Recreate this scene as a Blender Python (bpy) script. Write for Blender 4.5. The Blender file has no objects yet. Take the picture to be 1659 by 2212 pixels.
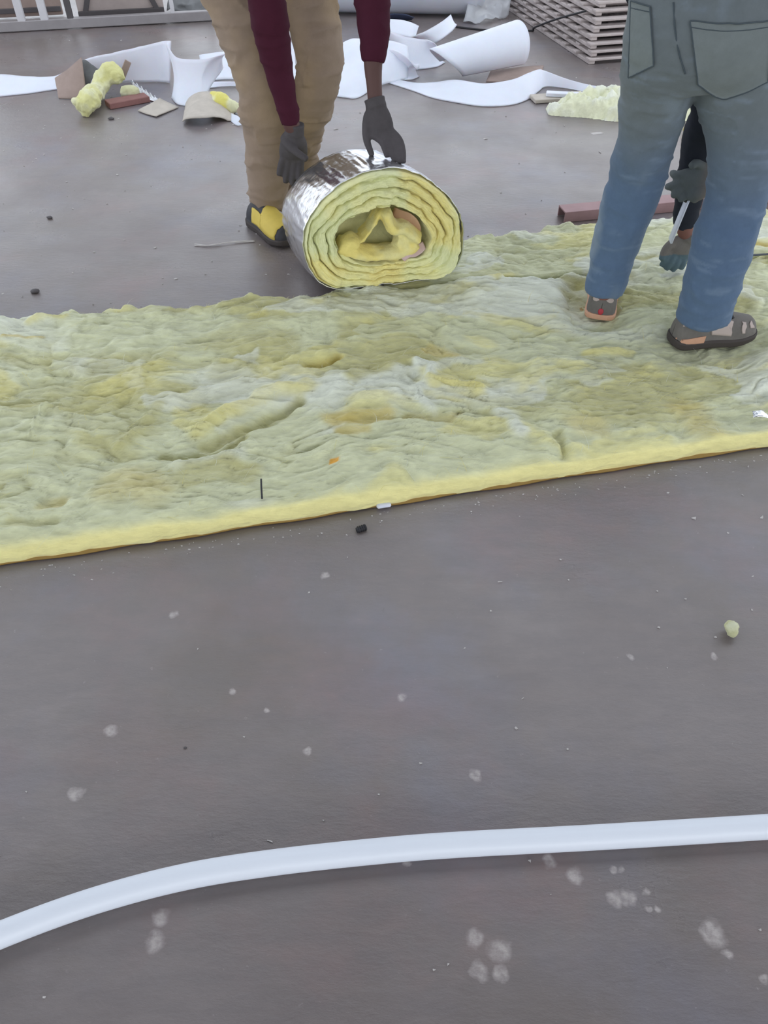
import bpy, bmesh, math, random
import numpy as np
from mathutils import Vector
from mathutils.bvhtree import BVHTree

random.seed(7)
scene = bpy.context.scene
COL = scene.collection

# ------------------------------------------------------------------ camera, light, exposure
FPX, CAMH, PITCH = 1660.0, 1.4, math.radians(45.0)
cam_data = bpy.data.cameras.new('camera')
cam_data.sensor_fit = 'VERTICAL'
cam_data.sensor_height = 36.0
cam_data.lens = FPX / 2212.0 * 36.0
cam_data.clip_start = 0.02
cam = bpy.data.objects.new('camera', cam_data)
cam.location = (0, 0, CAMH)
cam.rotation_euler = (math.pi / 2 - PITCH, 0, 0)
COL.objects.link(cam)
scene.camera = cam

world = bpy.data.worlds.new('overcast_sky')
scene.world = world
world.use_nodes = True
wn = world.node_tree.nodes
wn['Background'].inputs['Color'].default_value = (0.86, 0.92, 1.0, 1)
wn['Background'].inputs['Strength'].default_value = 1.0

sun_data = bpy.data.lights.new('hazy_sun', 'SUN')
sun_data.energy = 0.55
sun_data.angle = math.radians(50)
sun_data.color = (1.0, 0.96, 0.90)
sun = bpy.data.objects.new('hazy_sun', sun_data)
sun.rotation_euler = (math.radians(56), 0, math.radians(24))   # low, from behind the camera and to the right
COL.objects.link(sun)

vs = scene.view_settings
vs.view_transform = 'Standard'
vs.look = 'None'
vs.gamma = 1.0
vs.use_curve_mapping = False
vs.exposure = 0.97

# ------------------------------------------------------------------ helpers
def lin(r, g, b):
    f = lambda c: (c / 255 / 12.92) if c / 255 <= 0.04045 else ((c / 255 + 0.055) / 1.055) ** 2.4
    return np.array([f(r), f(g), f(b)])

CF = np.array([0, math.cos(PITCH), -math.sin(PITCH)])
CU = np.array([0, math.sin(PITCH), math.cos(PITCH)])
C0 = np.array([0, 0, CAMH])

def ray(u, v):
    return np.array([1.0, 0, 0]) * (u - 829.5) / FPX + CU * (1106 - v) / FPX + CF

def fl(u, v, z=0.0):
    """world point at height z"""
    d = ray(u, v)
    return C0 + d * (z - CAMH) / d[2]

def at(u, v, Y):
    """world point at distance Y down the hall"""
    d = ray(u, v)
    return C0 + d * Y / d[1]

def pxm(p):
    return FPX / float((np.asarray(p) - C0) @ CF)

def hash3(i, j, k, seed):
    n = (i.astype(np.int64) * 374761393 + j.astype(np.int64) * 668265263 + k.astype(np.int64) * 1274126177 + seed * 974634541) & 0xFFFFFFFF
    n = ((n ^ (n >> 13)) * 1274126177) & 0xFFFFFFFF
    n = ((n ^ (n >> 16)) * 2246822519) & 0xFFFFFFFF
    n = n ^ (n >> 15)
    return (n & 0xFFFFFF) / float(0xFFFFFF)

def noise(P, seed=0):
    """value noise in -1..1, P is (N,3)"""
    P = np.asarray(P, float)
    I = np.floor(P).astype(np.int64)
    F = P - I
    F = F * F * F * (F * (F * 6 - 15) + 10)
    out = 0
    for a in (0, 1):
        wa = F[:, 0] if a else 1 - F[:, 0]
        for b in (0, 1):
            wb = F[:, 1] if b else 1 - F[:, 1]
            for c in (0, 1):
                wc = F[:, 2] if c else 1 - F[:, 2]
                out = out + wa * wb * wc * hash3(I[:, 0] + a, I[:, 1] + b, I[:, 2] + c, seed)
    return out * 2 - 1

def fbm(P, seed=0, octv=4):
    s, a = 0, 0.55
    P = np.asarray(P, float)
    for o in range(octv):
        s = s + a * noise(P * (2.03 ** o) + o * 17.3, seed + o)
        a *= 0.5
    return s

def sstep(a, b, x):
    t = np.clip((x - a) / (b - a), 0, 1)
    return t * t * (3 - 2 * t)

def xyz(x, y, z=None):
    z = np.zeros_like(x) if z is None else z
    return np.stack([x, y, z], 1)

def catmull(pts, n):
    pts = np.asarray(pts, float)
    m = len(pts)
    if m == 2:
        t = np.linspace(0, 1, n)[:, None]
        return pts[0] * (1 - t) + pts[1] * t
    q = np.vstack([2 * pts[0] - pts[1], pts, 2 * pts[-1] - pts[-2]])
    out = []
    for k in range(n):
        s = k / (n - 1) * (m - 1)
        i = min(int(s), m - 2)
        t = s - i
        a, b, c, d = q[i], q[i + 1], q[i + 2], q[i + 3]
        out.append(0.5 * (2 * b + (c - a) * t + (2 * a - 5 * b + 4 * c - d) * t * t + (3 * b - a - 3 * c + d) * t ** 3))
    return np.array(out)

def obj(name, verts, faces, mat, parent=None, smooth=True, col=None):
    me = bpy.data.meshes.new(name)
    me.from_pydata([tuple(map(float, v)) for v in verts], [], [tuple(map(int, f)) for f in faces])
    if smooth:
        me.polygons.foreach_set('use_smooth', [True] * len(me.polygons))
    if col is not None:
        ca = me.color_attributes.new('Col', 'FLOAT_COLOR', 'POINT')
        arr = np.ones((len(verts), 4), np.float32)
        arr[:, :3] = col
        ca.data.foreach_set('color', arr.ravel())
    me.update()
    o = bpy.data.objects.new(name, me)
    COL.objects.link(o)
    if mat is not None:
        me.materials.append(mat)
    if parent is not None:
        o.parent = parent
        o.matrix_parent_inverse = parent.matrix_world.inverted()
    return o

def grid_faces(nu, nv, off=0, close_u=False, flip=False):
    f = []
    for i in range(nu if close_u else nu - 1):
        i2 = (i + 1) % nu
        for j in range(nv - 1):
            q = (off + i * nv + j, off + i2 * nv + j, off + i2 * nv + j + 1, off + i * nv + j + 1)
            f.append(q[::-1] if flip else q)
    return f

def big_grid_obj(name, P, mat, parent, col):
    """fast mesh from an (nu,nv,3) array"""
    nu, nv = P.shape[:2]
    me = bpy.data.meshes.new(name)
    V = P.reshape(-1, 3)
    me.vertices.add(len(V))
    me.vertices.foreach_set('co', V.astype(np.float32).ravel())
    idx = np.arange(nu * nv).reshape(nu, nv)
    q = np.stack([idx[:-1, :-1], idx[1:, :-1], idx[1:, 1:], idx[:-1, 1:]], -1).reshape(-1, 4)
    me.loops.add(q.size)
    me.loops.foreach_set('vertex_index', q.astype(np.int32).ravel())
    me.polygons.add(len(q))
    me.polygons.foreach_set('loop_start', np.arange(0, q.size, 4, dtype=np.int32))
    me.update(calc_edges=True)
    me.polygons.foreach_set('use_smooth', [True] * len(q))
    ca = me.color_attributes.new('Col', 'FLOAT_COLOR', 'POINT')
    arr = np.ones((len(V), 4), np.float32)
    arr[:, :3] = col.reshape(-1, 3)
    ca.data.foreach_set('color', arr.ravel())
    me.validate()
    o = bpy.data.objects.new(name, me)
    COL.objects.link(o)
    me.materials.append(mat)
    if parent is not None:
        o.parent = parent
        o.matrix_parent_inverse = parent.matrix_world.inverted()
    return o

def tube(pts, rad, seg=16, n=None, up=(0, 0, 1), cap=True, lat=None):
    """swept tube; rad = list of r or (r_lateral, r_other); lat fixes the lateral axis"""
    pts = np.asarray(pts, float)
    R2 = np.array([(r, r) if np.isscalar(r) else r for r in rad], float)
    if n is None:
        n = max(len(pts) * 4, 6)
    c = catmull(pts, n)
    r = catmull(R2, n)
    V, F = [], []
    prev = None
    for k in range(n):
        t = c[min(k + 1, n - 1)] - c[max(k - 1, 0)]
        t = t / (np.linalg.norm(t) + 1e-9)
        if lat is not None:
            a = np.asarray(lat, float)
        elif prev is None:
            a = np.cross(t, up)
            if np.linalg.norm(a) < 1e-3:
                a = np.cross(t, (0, 1, 0))
        else:
            a = prev
        a = a - t * (a @ t)
        a /= np.linalg.norm(a) + 1e-9
        prev = a
        b = np.cross(t, a)
        for s in range(seg):
            ph = 2 * math.pi * s / seg
            V.append(c[k] + a * math.cos(ph) * r[k, 0] + b * math.sin(ph) * r[k, 1])
    F = []
    for k in range(n - 1):
        for s in range(seg):
            s2 = (s + 1) % seg
            F.append((k * seg + s, k * seg + s2, (k + 1) * seg + s2, (k + 1) * seg + s))
    if cap:
        F.append(tuple(range(seg))[::-1])
        F.append(tuple((n - 1) * seg + s for s in range(seg)))
    return np.array(V), F

def ellipsoid(c, r, rot=None, seg=20, rings=12):
    V, F = [], []
    for i in range(rings + 1):
        th = math.pi * i / rings
        for s in range(seg):
            ph = 2 * math.pi * s / seg
            V.append((r[0] * math.sin(th) * math.cos(ph), r[1] * math.sin(th) * math.sin(ph), r[2] * math.cos(th)))
    V = np.array(V)
    if rot is not None:
        V = V @ np.asarray(rot).T
    V = V + np.asarray(c)
    for i in range(rings):
        for s in range(seg):
            s2 = (s + 1) % seg
            F.append((i * seg + s, (i + 1) * seg + s, (i + 1) * seg + s2, i * seg + s2))
    return V, F

def merge(parts):
    V, F, off = [], [], 0
    for v, f in parts:
        V.append(np.asarray(v))
        F += [tuple(i + off for i in q) for q in f]
        off += len(v)
    return np.vstack(V), F

def remesh(parts, voxel, smooth=4):
    V, F = merge(parts)
    me = bpy.data.meshes.new('tmp')
    me.from_pydata([tuple(v) for v in V], [], F)
    bm = bmesh.new()
    bm.from_mesh(me)
    bmesh.ops.remove_doubles(bm, verts=bm.verts, dist=1e-5)
    bmesh.ops.recalc_face_normals(bm, faces=bm.faces)
    bm.to_mesh(me)
    bm.free()
    o = bpy.data.objects.new('tmp', me)
    COL.objects.link(o)
    m = o.modifiers.new('r', 'REMESH')
    m.mode = 'VOXEL'
    m.voxel_size = voxel
    if smooth:
        s = o.modifiers.new('s', 'SMOOTH')
        s.factor = 0.5
        s.iterations = smooth
    dg = bpy.context.evaluated_depsgraph_get()
    dg.update()
    ev = o.evaluated_get(dg).to_mesh()
    n = len(ev.vertices)
    co = np.empty(n * 3, np.float32)
    ev.vertices.foreach_get('co', co)
    nr = np.empty(n * 3, np.float32)
    ev.vertices.foreach_get('normal', nr)
    Fo = [tuple(p.vertices) for p in ev.polygons]
    o.evaluated_get(dg).to_mesh_clear()
    bpy.data.objects.remove(o)
    bpy.data.meshes.remove(me)
    return co.reshape(-1, 3).astype(float), Fo, nr.reshape(-1, 3).astype(float)

def sheet(name, pairs, thick, mat, parent=None, nu=40, nv=10, wob=0.0, freq=6.0, seed=0, bulge=0.0, col=None, zmin=None):
    """a soft sheet through pairs of (edge A, edge B) points, with real thickness"""
    A = catmull([p[0] for p in pairs], nu)
    B = catmull([p[1] for p in pairs], nu)
    t = np.linspace(0, 1, nv)
    P = A[:, None, :] * (1 - t)[None, :, None] + B[:, None, :] * t[None, :, None]
    if bulge:
        nn = np.cross(np.gradient(P, axis=0), np.gradient(P, axis=1))
        nn /= np.linalg.norm(nn, axis=2, keepdims=True) + 1e-9
        P = P + nn * (np.sin(math.pi * t)[None, :, None]) * bulge
    if wob:
        w = fbm(P.reshape(-1, 3) * freq, seed, 3).reshape(nu, nv)
        w2 = fbm(P.reshape(-1, 3) * freq + 31, seed + 5, 3).reshape(nu, nv)
        P = P.copy()
        P[..., 2] += w * wob
        P[..., 1] += w2 * wob
    if zmin is not None:
        P[..., 2] = np.maximum(P[..., 2], zmin + thick * 0.5)
    nn = np.cross(np.gradient(P, axis=0), np.gradient(P, axis=1))
    nn /= np.linalg.norm(nn, axis=2, keepdims=True) + 1e-9
    Q = P + nn * thick
    if zmin is not None:
        lift = np.maximum(0, zmin - np.minimum(P[..., 2], Q[..., 2]))
        P[..., 2] += lift
        Q[..., 2] += lift
    V = np.vstack([P.reshape(-1, 3), Q.reshape(-1, 3)])
    n0 = nu * nv
    F = grid_faces(nu, nv, 0, flip=True) + grid_faces(nu, nv, n0)
    rim = [i * nv for i in range(nu)] + [(nu - 1) * nv + j for j in range(1, nv)] + [i * nv + nv - 1 for i in range(nu - 2, -1, -1)] + [j for j in range(nv - 2, 0, -1)]
    for k in range(len(rim)):
        a, b = rim[k], rim[(k + 1) % len(rim)]
        F.append((a, b, b + n0, a + n0))
    return obj(name, V, F, mat, parent)

def box(c, size, rz=0.0, bev=0.0, rx=0.0, ry=0.0):
    """bevelled box as verts/faces"""
    bm = bmesh.new()
    bmesh.ops.create_cube(bm, size=1.0)
    for v in bm.verts:
        v.co = Vector((v.co.x * size[0], v.co.y * size[1], v.co.z * size[2]))
    if bev:
        bmesh.ops.bevel(bm, geom=list(bm.edges), offset=bev, segments=1, affect='EDGES', profile=0.5)
    bm.verts.index_update()
    V = np.array([v.co[:] for v in bm.verts])
    F = [tuple(v.index for v in f.verts) for f in bm.faces]
    bm.free()
    cx, sx = math.cos(rx), math.sin(rx)
    V = V @ np.array([[1, 0, 0], [0, cx, -sx], [0, sx, cx]]).T
    cy, sy = math.cos(ry), math.sin(ry)
    V = V @ np.array([[cy, 0, sy], [0, 1, 0], [-sy, 0, cy]]).T
    cz, sz = math.cos(rz), math.sin(rz)
    V = V @ np.array([[cz, -sz, 0], [sz, cz, 0], [0, 0, 1]]).T
    return V + np.asarray(c), F

def bar(a, b, w, h, bev=0.002):
    """rectangular bar from a to b (w across, h up)"""
    a, b = np.asarray(a, float), np.asarray(b, float)
    d = b - a
    L = np.linalg.norm(d)
    return box((a + b) / 2, (L, w, h), math.atan2(d[1], d[0]), bev, ry=-math.atan2(d[2], math.hypot(d[0], d[1])))

def tag(o, label, cat, group=None):
    o['label'] = label
    o['category'] = cat
    if group:
        o['group'] = group
    return o

def empty(name, loc, label=None, cat=None, group=None):
    o = bpy.data.objects.new(name, None)
    o.empty_display_size = 0.1
    o.location = tuple(float(c) for c in loc)
    COL.objects.link(o)
    bpy.context.view_layer.update()
    if label:
        tag(o, label, cat, group)
    return o

# ------------------------------------------------------------------ materials
def mat(name, rgb=None, rough=0.7, metal=0.0, spec=0.4, attr=False, var=0.0, vscale=8.0, bump=None, sheen=0.0, alpha=1.0, trans=0.0, stretch=(1, 1, 1), sss=0.0):
    m = bpy.data.materials.new(name)
    m.use_nodes = True
    nt = m.node_tree
    b = nt.nodes['Principled BSDF']
    b.inputs['Roughness'].default_value = rough
    b.inputs['Metallic'].default_value = metal
    b.inputs['Specular IOR Level'].default_value = spec
    if sheen:
        b.inputs['Sheen Weight'].default_value = sheen
    if sss:
        b.inputs['Subsurface Weight'].default_value = sss
        b.inputs['Subsurface Scale'].default_value = 0.02
    b.inputs['Alpha'].default_value = alpha
    b.inputs['Transmission Weight'].default_value = trans
    tc = nt.nodes.new('ShaderNodeTexCoord')
    mp = nt.nodes.new('ShaderNodeMapping')
    mp.inputs['Scale'].default_value = stretch
    nt.links.new(tc.outputs['Object'], mp.inputs['Vector'])
    src = None
    if attr:
        an = nt.nodes.new('ShaderNodeAttribute')
        an.attribute_name = 'Col'
        src = an.outputs['Color']
    if rgb is not None and src is None:
        b.inputs['Base Color'].default_value = (*rgb, 1)
    if var:
        nz = nt.nodes.new('ShaderNodeTexNoise')
        nz.inputs['Scale'].default_value = vscale
        nz.inputs['Detail'].default_value = 6
        nz.inputs['Roughness'].default_value = 0.65
        nt.links.new(mp.outputs['Vector'], nz.inputs['Vector'])
        mr = nt.nodes.new('ShaderNodeMapRange')
        mr.inputs['From Min'].default_value = 0.25
        mr.inputs['From Max'].default_value = 0.75
        mr.inputs['To Min'].default_value = 1 - var
        mr.inputs['To Max'].default_value = 1 + var
        nt.links.new(nz.outputs['Fac'], mr.inputs['Value'])
        mx = nt.nodes.new('ShaderNodeMix')
        mx.data_type = 'RGBA'
        mx.blend_type = 'MULTIPLY'
        mx.inputs['Factor'].default_value = 1.0
        if src is not None:
            nt.links.new(src, mx.inputs['A'])
        else:
            mx.inputs['A'].default_value = (*rgb, 1)
        nt.links.new(mr.outputs['Result'], mx.inputs['B'])
        src = mx.outputs['Result']
    if src is not None:
        nt.links.new(src, b.inputs['Base Color'])
    if bump:
        sc, st, dist = bump
        nz = nt.nodes.new('ShaderNodeTexNoise')
        nz.inputs['Scale'].default_value = sc
        nz.inputs['Detail'].default_value = 5
        nt.links.new(mp.outputs['Vector'], nz.inputs['Vector'])
        bp = nt.nodes.new('ShaderNodeBump')
        bp.inputs['Strength'].default_value = st
        bp.inputs['Distance'].default_value = dist
        nt.links.new(nz.outputs['Fac'], bp.inputs['Height'])
        nt.links.new(bp.outputs['Normal'], b.inputs['Normal'])
    return m

M_WOOL = mat('glass_wool', attr=True, rough=0.95, spec=0.1, var=0.10, vscale=60, stretch=(0.35, 1, 1), bump=(75, 0.9, 0.008), sheen=0.25)
M_WOOL_ROLL = mat('glass_wool_roll', attr=True, rough=0.95, spec=0.1, var=0.07, vscale=45, bump=(110, 0.5, 0.005), sheen=0.2)
M_FIBRE = mat('wool_fibre', attr=True, rough=0.9, spec=0.2)
M_FOIL = mat('silver_foil', (0.80, 0.81, 0.84), rough=0.22, metal=1.0, var=0.05, vscale=12, bump=(22, 0.32, 0.012))
M_FOIL2 = mat('foil_scrap', (0.82, 0.83, 0.85), rough=0.25, metal=1.0, bump=(60, 0.5, 0.01))
M_KRAFT = mat('foil_back_edge', lin(150, 120, 60), rough=0.6)
M_FOAM = mat('white_foam', lin(222, 226, 238), rough=0.55, spec=0.35, var=0.03, vscale=10, bump=(160, 0.15, 0.003), sss=0.15)
M_PIPE = mat('white_plastic_pipe', lin(226, 232, 242), rough=0.38, spec=0.5, var=0.02, vscale=3, stretch=(1, 8, 8))
M_PLASTIC = mat('clear_film', lin(205, 208, 214), rough=0.3, spec=0.5, alpha=0.55, bump=(20, 0.4, 0.01))
M_CARD = mat('cardboard', lin(158, 140, 132), rough=0.85, var=0.12, vscale=14)
M_CARD2 = mat('beige_paper', lin(190, 182, 172), rough=0.75, var=0.12, vscale=18)
M_BRICK = mat('red_painted_wood', lin(140, 100, 96), rough=0.8, var=0.15, vscale=20)
M_REDBAR = mat('red_oxide_steel', lin(158, 128, 130), rough=0.6, var=0.12, vscale=15)
M_GREYTARP = mat('dark_grey_sheet', lin(104, 106, 108), rough=0.6, var=0.2, vscale=14)
M_STEEL = mat('dusty_galvanised_steel', lin(150, 146, 148), rough=0.5, metal=0.2, var=0.12, vscale=9)
M_STEEL_D = mat('dark_steel', lin(84, 80, 82), rough=0.6, var=0.15, vscale=9)
M_WPAINT = mat('white_painted_steel', lin(205, 204, 208), rough=0.55, var=0.08, vscale=12)
M_PANEL = mat('beige_board', lin(170, 158, 154), rough=0.75, var=0.16, vscale=5)
M_SLAT = mat('dusty_white_slat', lin(184, 174, 172), rough=0.8, var=0.18, vscale=16)
M_BLACK = mat('black_rubber', lin(42, 42, 46), rough=0.6)
M_BLUE = mat('blue_sheet', lin(74, 84, 112), rough=0.6)
M_CHIP = mat('plaster_chip', lin(190, 186, 184), rough=0.9)
M_BEIGE = mat('khaki_cotton', attr=True, rough=0.9, spec=0.15, var=0.06, vscale=40, bump=(220, 0.25, 0.002), sheen=0.1)
M_MAROON = mat('maroon_knit', lin(70, 27, 44), rough=0.85, spec=0.2, var=0.08, vscale=30, bump=(180, 0.25, 0.002))
M_GLOVE = mat('dark_grey_glove', lin(82, 78, 80), rough=0.85, spec=0.2, var=0.12, vscale=40, bump=(160, 0.3, 0.003))
M_GLOVE2 = mat('grey_teal_glove', attr=True, rough=0.85, spec=0.2, var=0.1, vscale=40, bump=(160, 0.3, 0.003))
M_DENIM = mat('faded_denim', attr=True, rough=0.9, spec=0.15, var=0.07, vscale=45, bump=(260, 0.3, 0.002), sheen=0.1)
M_STITCH = mat('dark_seam', lin(74, 84, 90), rough=0.9)
M_NAVY = mat('black_cotton', lin(44, 47, 56), rough=0.9, spec=0.15, var=0.1, vscale=30, bump=(200, 0.2, 0.002))
M_SKIN = mat('brown_skin', lin(122, 84, 76), rough=0.6, spec=0.35, var=0.05, vscale=20)
M_SKIN_D = mat('dark_brown_skin', lin(92, 66, 62), rough=0.6, spec=0.35, var=0.05, vscale=20)
M_HAIR = mat('black_hair', lin(28, 25, 25), rough=0.6)
M_EYE = mat('eye_white', lin(225, 222, 215), rough=0.3)
M_SHOE_BLK = mat('black_shoe', lin(52, 52, 57), rough=0.6, var=0.1, vscale=30)
M_SHOE_YEL = mat('yellow_shoe_panel', lin(214, 190, 92), rough=0.7, var=0.08, vscale=25)
M_SHOE_GRY = mat('grey_camouflage_shoe', lin(104, 100, 96), rough=0.75, var=0.18, vscale=22)
M_SHOE_PAL = mat('pale_shoe_patch', lin(178, 164, 158), rough=0.75)
M_SOLE = mat('tan_sole', lin(196, 152, 126), rough=0.7, var=0.1, vscale=20)
M_SOLE_D = mat('dark_sole', lin(66, 60, 58), rough=0.75)
M_RED = mat('red_tab', lin(170, 52, 64), rough=0.6)
M_STRING = mat('white_string', lin(206, 202, 200), rough=0.8)
M_CORD = mat('grey_cord', lin(78, 84, 92), rough=0.7)
M_BLADE = mat('white_blade', lin(206, 212, 228), rough=0.35)
M_ORANGE = mat('orange_film', lin(222, 172, 70), rough=0.7)
M_PINK = mat('pink_paper', lin(206, 180, 176), rough=0.85, var=0.08, vscale=20)
M_PINK2 = mat('tan_paper', lin(186, 150, 122), rough=0.85, var=0.1, vscale=20)
M_ROOF = mat('shade_roof_sheet', lin(150, 150, 152), rough=0.8)

def floor_material():
    m = bpy.data.materials.new('dusty_concrete')
    m.use_nodes = True
    nt = m.node_tree
    N, L = nt.nodes, nt.links
    b = N['Principled BSDF']
    tc = N.new('ShaderNodeTexCoord')
    def nz(scale, detail=6, rough=0.6, stretch=None, off=(0, 0, 0)):
        mp = N.new('ShaderNodeMapping')
        mp.inputs['Location'].default_value = off
        mp.inputs['Rotation'].default_value = (0, 0, 0.16)
        if stretch:
            mp.inputs['Scale'].default_value = stretch
        L.new(tc.outputs['Object'], mp.inputs['Vector'])
        n = N.new('ShaderNodeTexNoise')
        n.inputs['Scale'].default_value = scale
        n.inputs['Detail'].default_value = detail
        n.inputs['Roughness'].default_value = rough
        L.new(mp.outputs['Vector'], n.inputs['Vector'])
        return n.outputs['Fac']
    def rng(s, a, c, lo, hi):
        r = N.new('ShaderNodeMapRange')
        r.inputs['From Min'].default_value = a
        r.inputs['From Max'].default_value = c
        r.inputs['To Min'].default_value = lo
        r.inputs['To Max'].default_value = hi
        L.new(s, r.inputs['Value'])
        return r.outputs['Result']
    def mix(f, A, B, mode='MIX'):
        x = N.new('ShaderNodeMix')
        x.data_type = 'RGBA'
        x.blend_type = mode
        if isinstance(f, float):
            x.inputs['Factor'].default_value = f
        else:
            L.new(f, x.inputs['Factor'])
        for k, s in (('A', A), ('B', B)):
            if isinstance(s, (tuple, np.ndarray)):
                x.inputs[k].default_value = (*s[:3], 1)
            else:
                L.new(s, x.inputs[k])
        return x.outputs['Result']
    c = mix(rng(nz(1.3, 5), 0.38, 0.62, 0, 1), lin(116, 107, 105), lin(128, 120, 119))
    c = mix(rng(nz(1.9, 5, off=(5, 3, 0)), 0.50, 0.68, 0, 0.6), c, lin(116, 117, 132))      # bluish dust
    c = mix(rng(nz(2.3, 5, off=(9, 1, 0)), 0.51, 0.70, 0, 0.6), c, lin(134, 108, 106))      # reddish dust
    c = mix(rng(nz(1.6, 6, off=(2, 8, 0)), 0.51, 0.68, 0, 0.65), c, lin(102, 93, 84))       # brown dirt
    c = mix(rng(nz(14, 8, 0.7, stretch=(0.5, 1.6, 1)), 0.35, 0.65, 0, 0.45), c, lin(104, 98, 100))
    c = mix(rng(nz(70, 4, 0.7), 0.66, 0.78, 0, 0.5), c, lin(168, 162, 160))                   # grit
    c = mix(rng(nz(38, 5, 0.7, off=(3, 3, 0)), 0.68, 0.78, 0, 0.6), c, lin(84, 78, 78))
    # pale plaster splashes, each at its own spot on the concrete
    spots = [(348, 1983, 17), (336, 2035, 20), (1026, 1675, 12), (165, 1712, 14), (240, 1578, 13), (375, 1328, 9), (702, 1243, 8),
             (665, 1622, 9), (868, 1507, 9), (1185, 1862, 14), (1243, 1892, 15), (1328, 1945, 16), (1358, 1940, 15), (1395, 1928, 8),
             (1420, 1965, 7), (1540, 2018, 25), (1573, 2062, 11), (1027, 2030, 17), (1080, 2055, 23), (1035, 2097, 18), (1081, 2105, 15),
             (1543, 1418, 7), (880, 1862, 9), (1325, 1878, 8), (1343, 1880, 7), (1400, 1963, 6), (575, 1535, 6), (502, 1493, 8), (1648, 2115, 9), (1362, 1417, 8)]
    n3 = N.new('ShaderNodeTexNoise')
    n3.inputs['Scale'].default_value = 45
    n3.inputs['Detail'].default_value = 4
    L.new(tc.outputs['Object'], n3.inputs['Vector'])
    sub = N.new('ShaderNodeVectorMath')
    sub.operation = 'MULTIPLY_ADD'
    sub.inputs[1].default_value = (0.022, 0.022, 0)
    sub.inputs[2].default_value = (-0.011, -0.011, 0)
    L.new(n3.outputs['Color'], sub.inputs[0])
    add = N.new('ShaderNodeVectorMath')
    add.operation = 'ADD'
    L.new(tc.outputs['Object'], add.inputs[0])
    L.new(sub.outputs['Vector'], add.inputs[1])
    acc = None
    for (u, v, r) in spots:
        p = fl(u, v)
        rad = r / pxm(p)
        d = N.new('ShaderNodeVectorMath')
        d.operation = 'DISTANCE'
        d.inputs[1].default_value = tuple(p)
        L.new(add.outputs['Vector'], d.inputs[0])
        e = rng(d.outputs['Value'], rad * 1.3, rad * 0.6, 0, 1)
        if acc is None:
            acc = e
        else:
            x = N.new('ShaderNodeMath')
            x.operation = 'MAXIMUM'
            L.new(acc, x.inputs[0])
            L.new(e, x.inputs[1])
            acc = x.outputs['Value']
    pw = N.new('ShaderNodeMath')
    pw.operation = 'MULTIPLY'
    L.new(acc, pw.inputs[0])
    L.new(rng(nz(60, 4), 0.35, 0.6, 0.25, 0.75), pw.inputs[1])
    c = mix(pw.outputs['Value'], c, lin(188, 180, 178))
    L.new(c, b.inputs['Base Color'])
    L.new(rng(nz(3.0, 5), 0.35, 0.65, 0.27, 0.42), b.inputs['Roughness'])
    b.inputs['Specular IOR Level'].default_value = 0.8
    bp = N.new('ShaderNodeBump')
    bp.inputs['Strength'].default_value = 0.35
    bp.inputs['Distance'].default_value = 0.004
    L.new(nz(55, 8, 0.7, stretch=(0.6, 1.3, 1)), bp.inputs['Height'])
    L.new(bp.outputs['Normal'], b.inputs['Normal'])
    return m

# ------------------------------------------------------------------ structure: floor and an added roof
fv, ff = box((0, 4.0, -0.05), (26, 24, 0.1))
floor = obj('floor', fv, ff, floor_material(), smooth=False)
floor['kind'] = 'structure'
# unseen roof slabs added to cut overhead light; their gap brightens the far floor
for y0, y1 in ((-6.5, 2.6), (5.8, 8.45)):
    rv, rf = box((0, (y0 + y1) / 2, 4.55), (13, y1 - y0, 0.12))
    roof = obj('shade_roof', rv, rf, M_ROOF, smooth=False)
    roof['kind'] = 'structure'
for k, (x, y) in enumerate(((-5.3, -3.9), (5.3, -3.9), (-5.3, 8.3), (5.3, 8.3))):  # unseen posts carrying the added roof
    v1, f1 = box((x, y, 2.26), (0.2, 0.2, 4.5), bev=0.01)
    p = obj('roof_post_%d' % (k + 1), v1, f1, M_STEEL, smooth=False)
    p['kind'] = 'structure'

# ------------------------------------------------------------------ glass wool batts
W_PALE, W_WHITE = lin(200, 203, 168), lin(212, 216, 200)
W_OLIVE, W_YEL, W_OCH = lin(180, 176, 122), lin(216, 208, 134), lin(196, 178, 102)
W_EDGE = lin(236, 228, 160)

def near_y(x):
    return 1.232 + 0.21 * (x + 0.93) + 0.010 * np.sin(x * 1.7)

def seam_y(x):
    return 2.253 + 0.165 * (x + 1.273)

def far_y(x):
    return 2.862 + 0.215 * (x - 0.306) - 0.03 * (x - 0.9) ** 2

def pdist(X, Y, pts):
    """distance to a polyline and the signed side of it"""
    best = np.full(X.shape, 1e9)
    side = np.zeros(X.shape)
    for a, b in zip(pts[:-1], pts[1:]):
        ax, ay, bx, by = a[0], a[1], b[0], b[1]
        dx, dy = bx - ax, by - ay
        t = np.clip(((X - ax) * dx + (Y - ay) * dy) / (dx * dx + dy * dy + 1e-9), 0, 1)
        ex, ey = X - ax - t * dx, Y - ay - t * dy
        d = np.hypot(ex, ey)
        s = dx * ey - dy * ex
        side = np.where(d < best, s, side)
        best = np.minimum(best, d)
    return best, np.sign(side)

FOOT = [((0.70, 2.27), (0.71, 2.50)), ((0.93, 2.10), (1.18, 2.15))]

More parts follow.
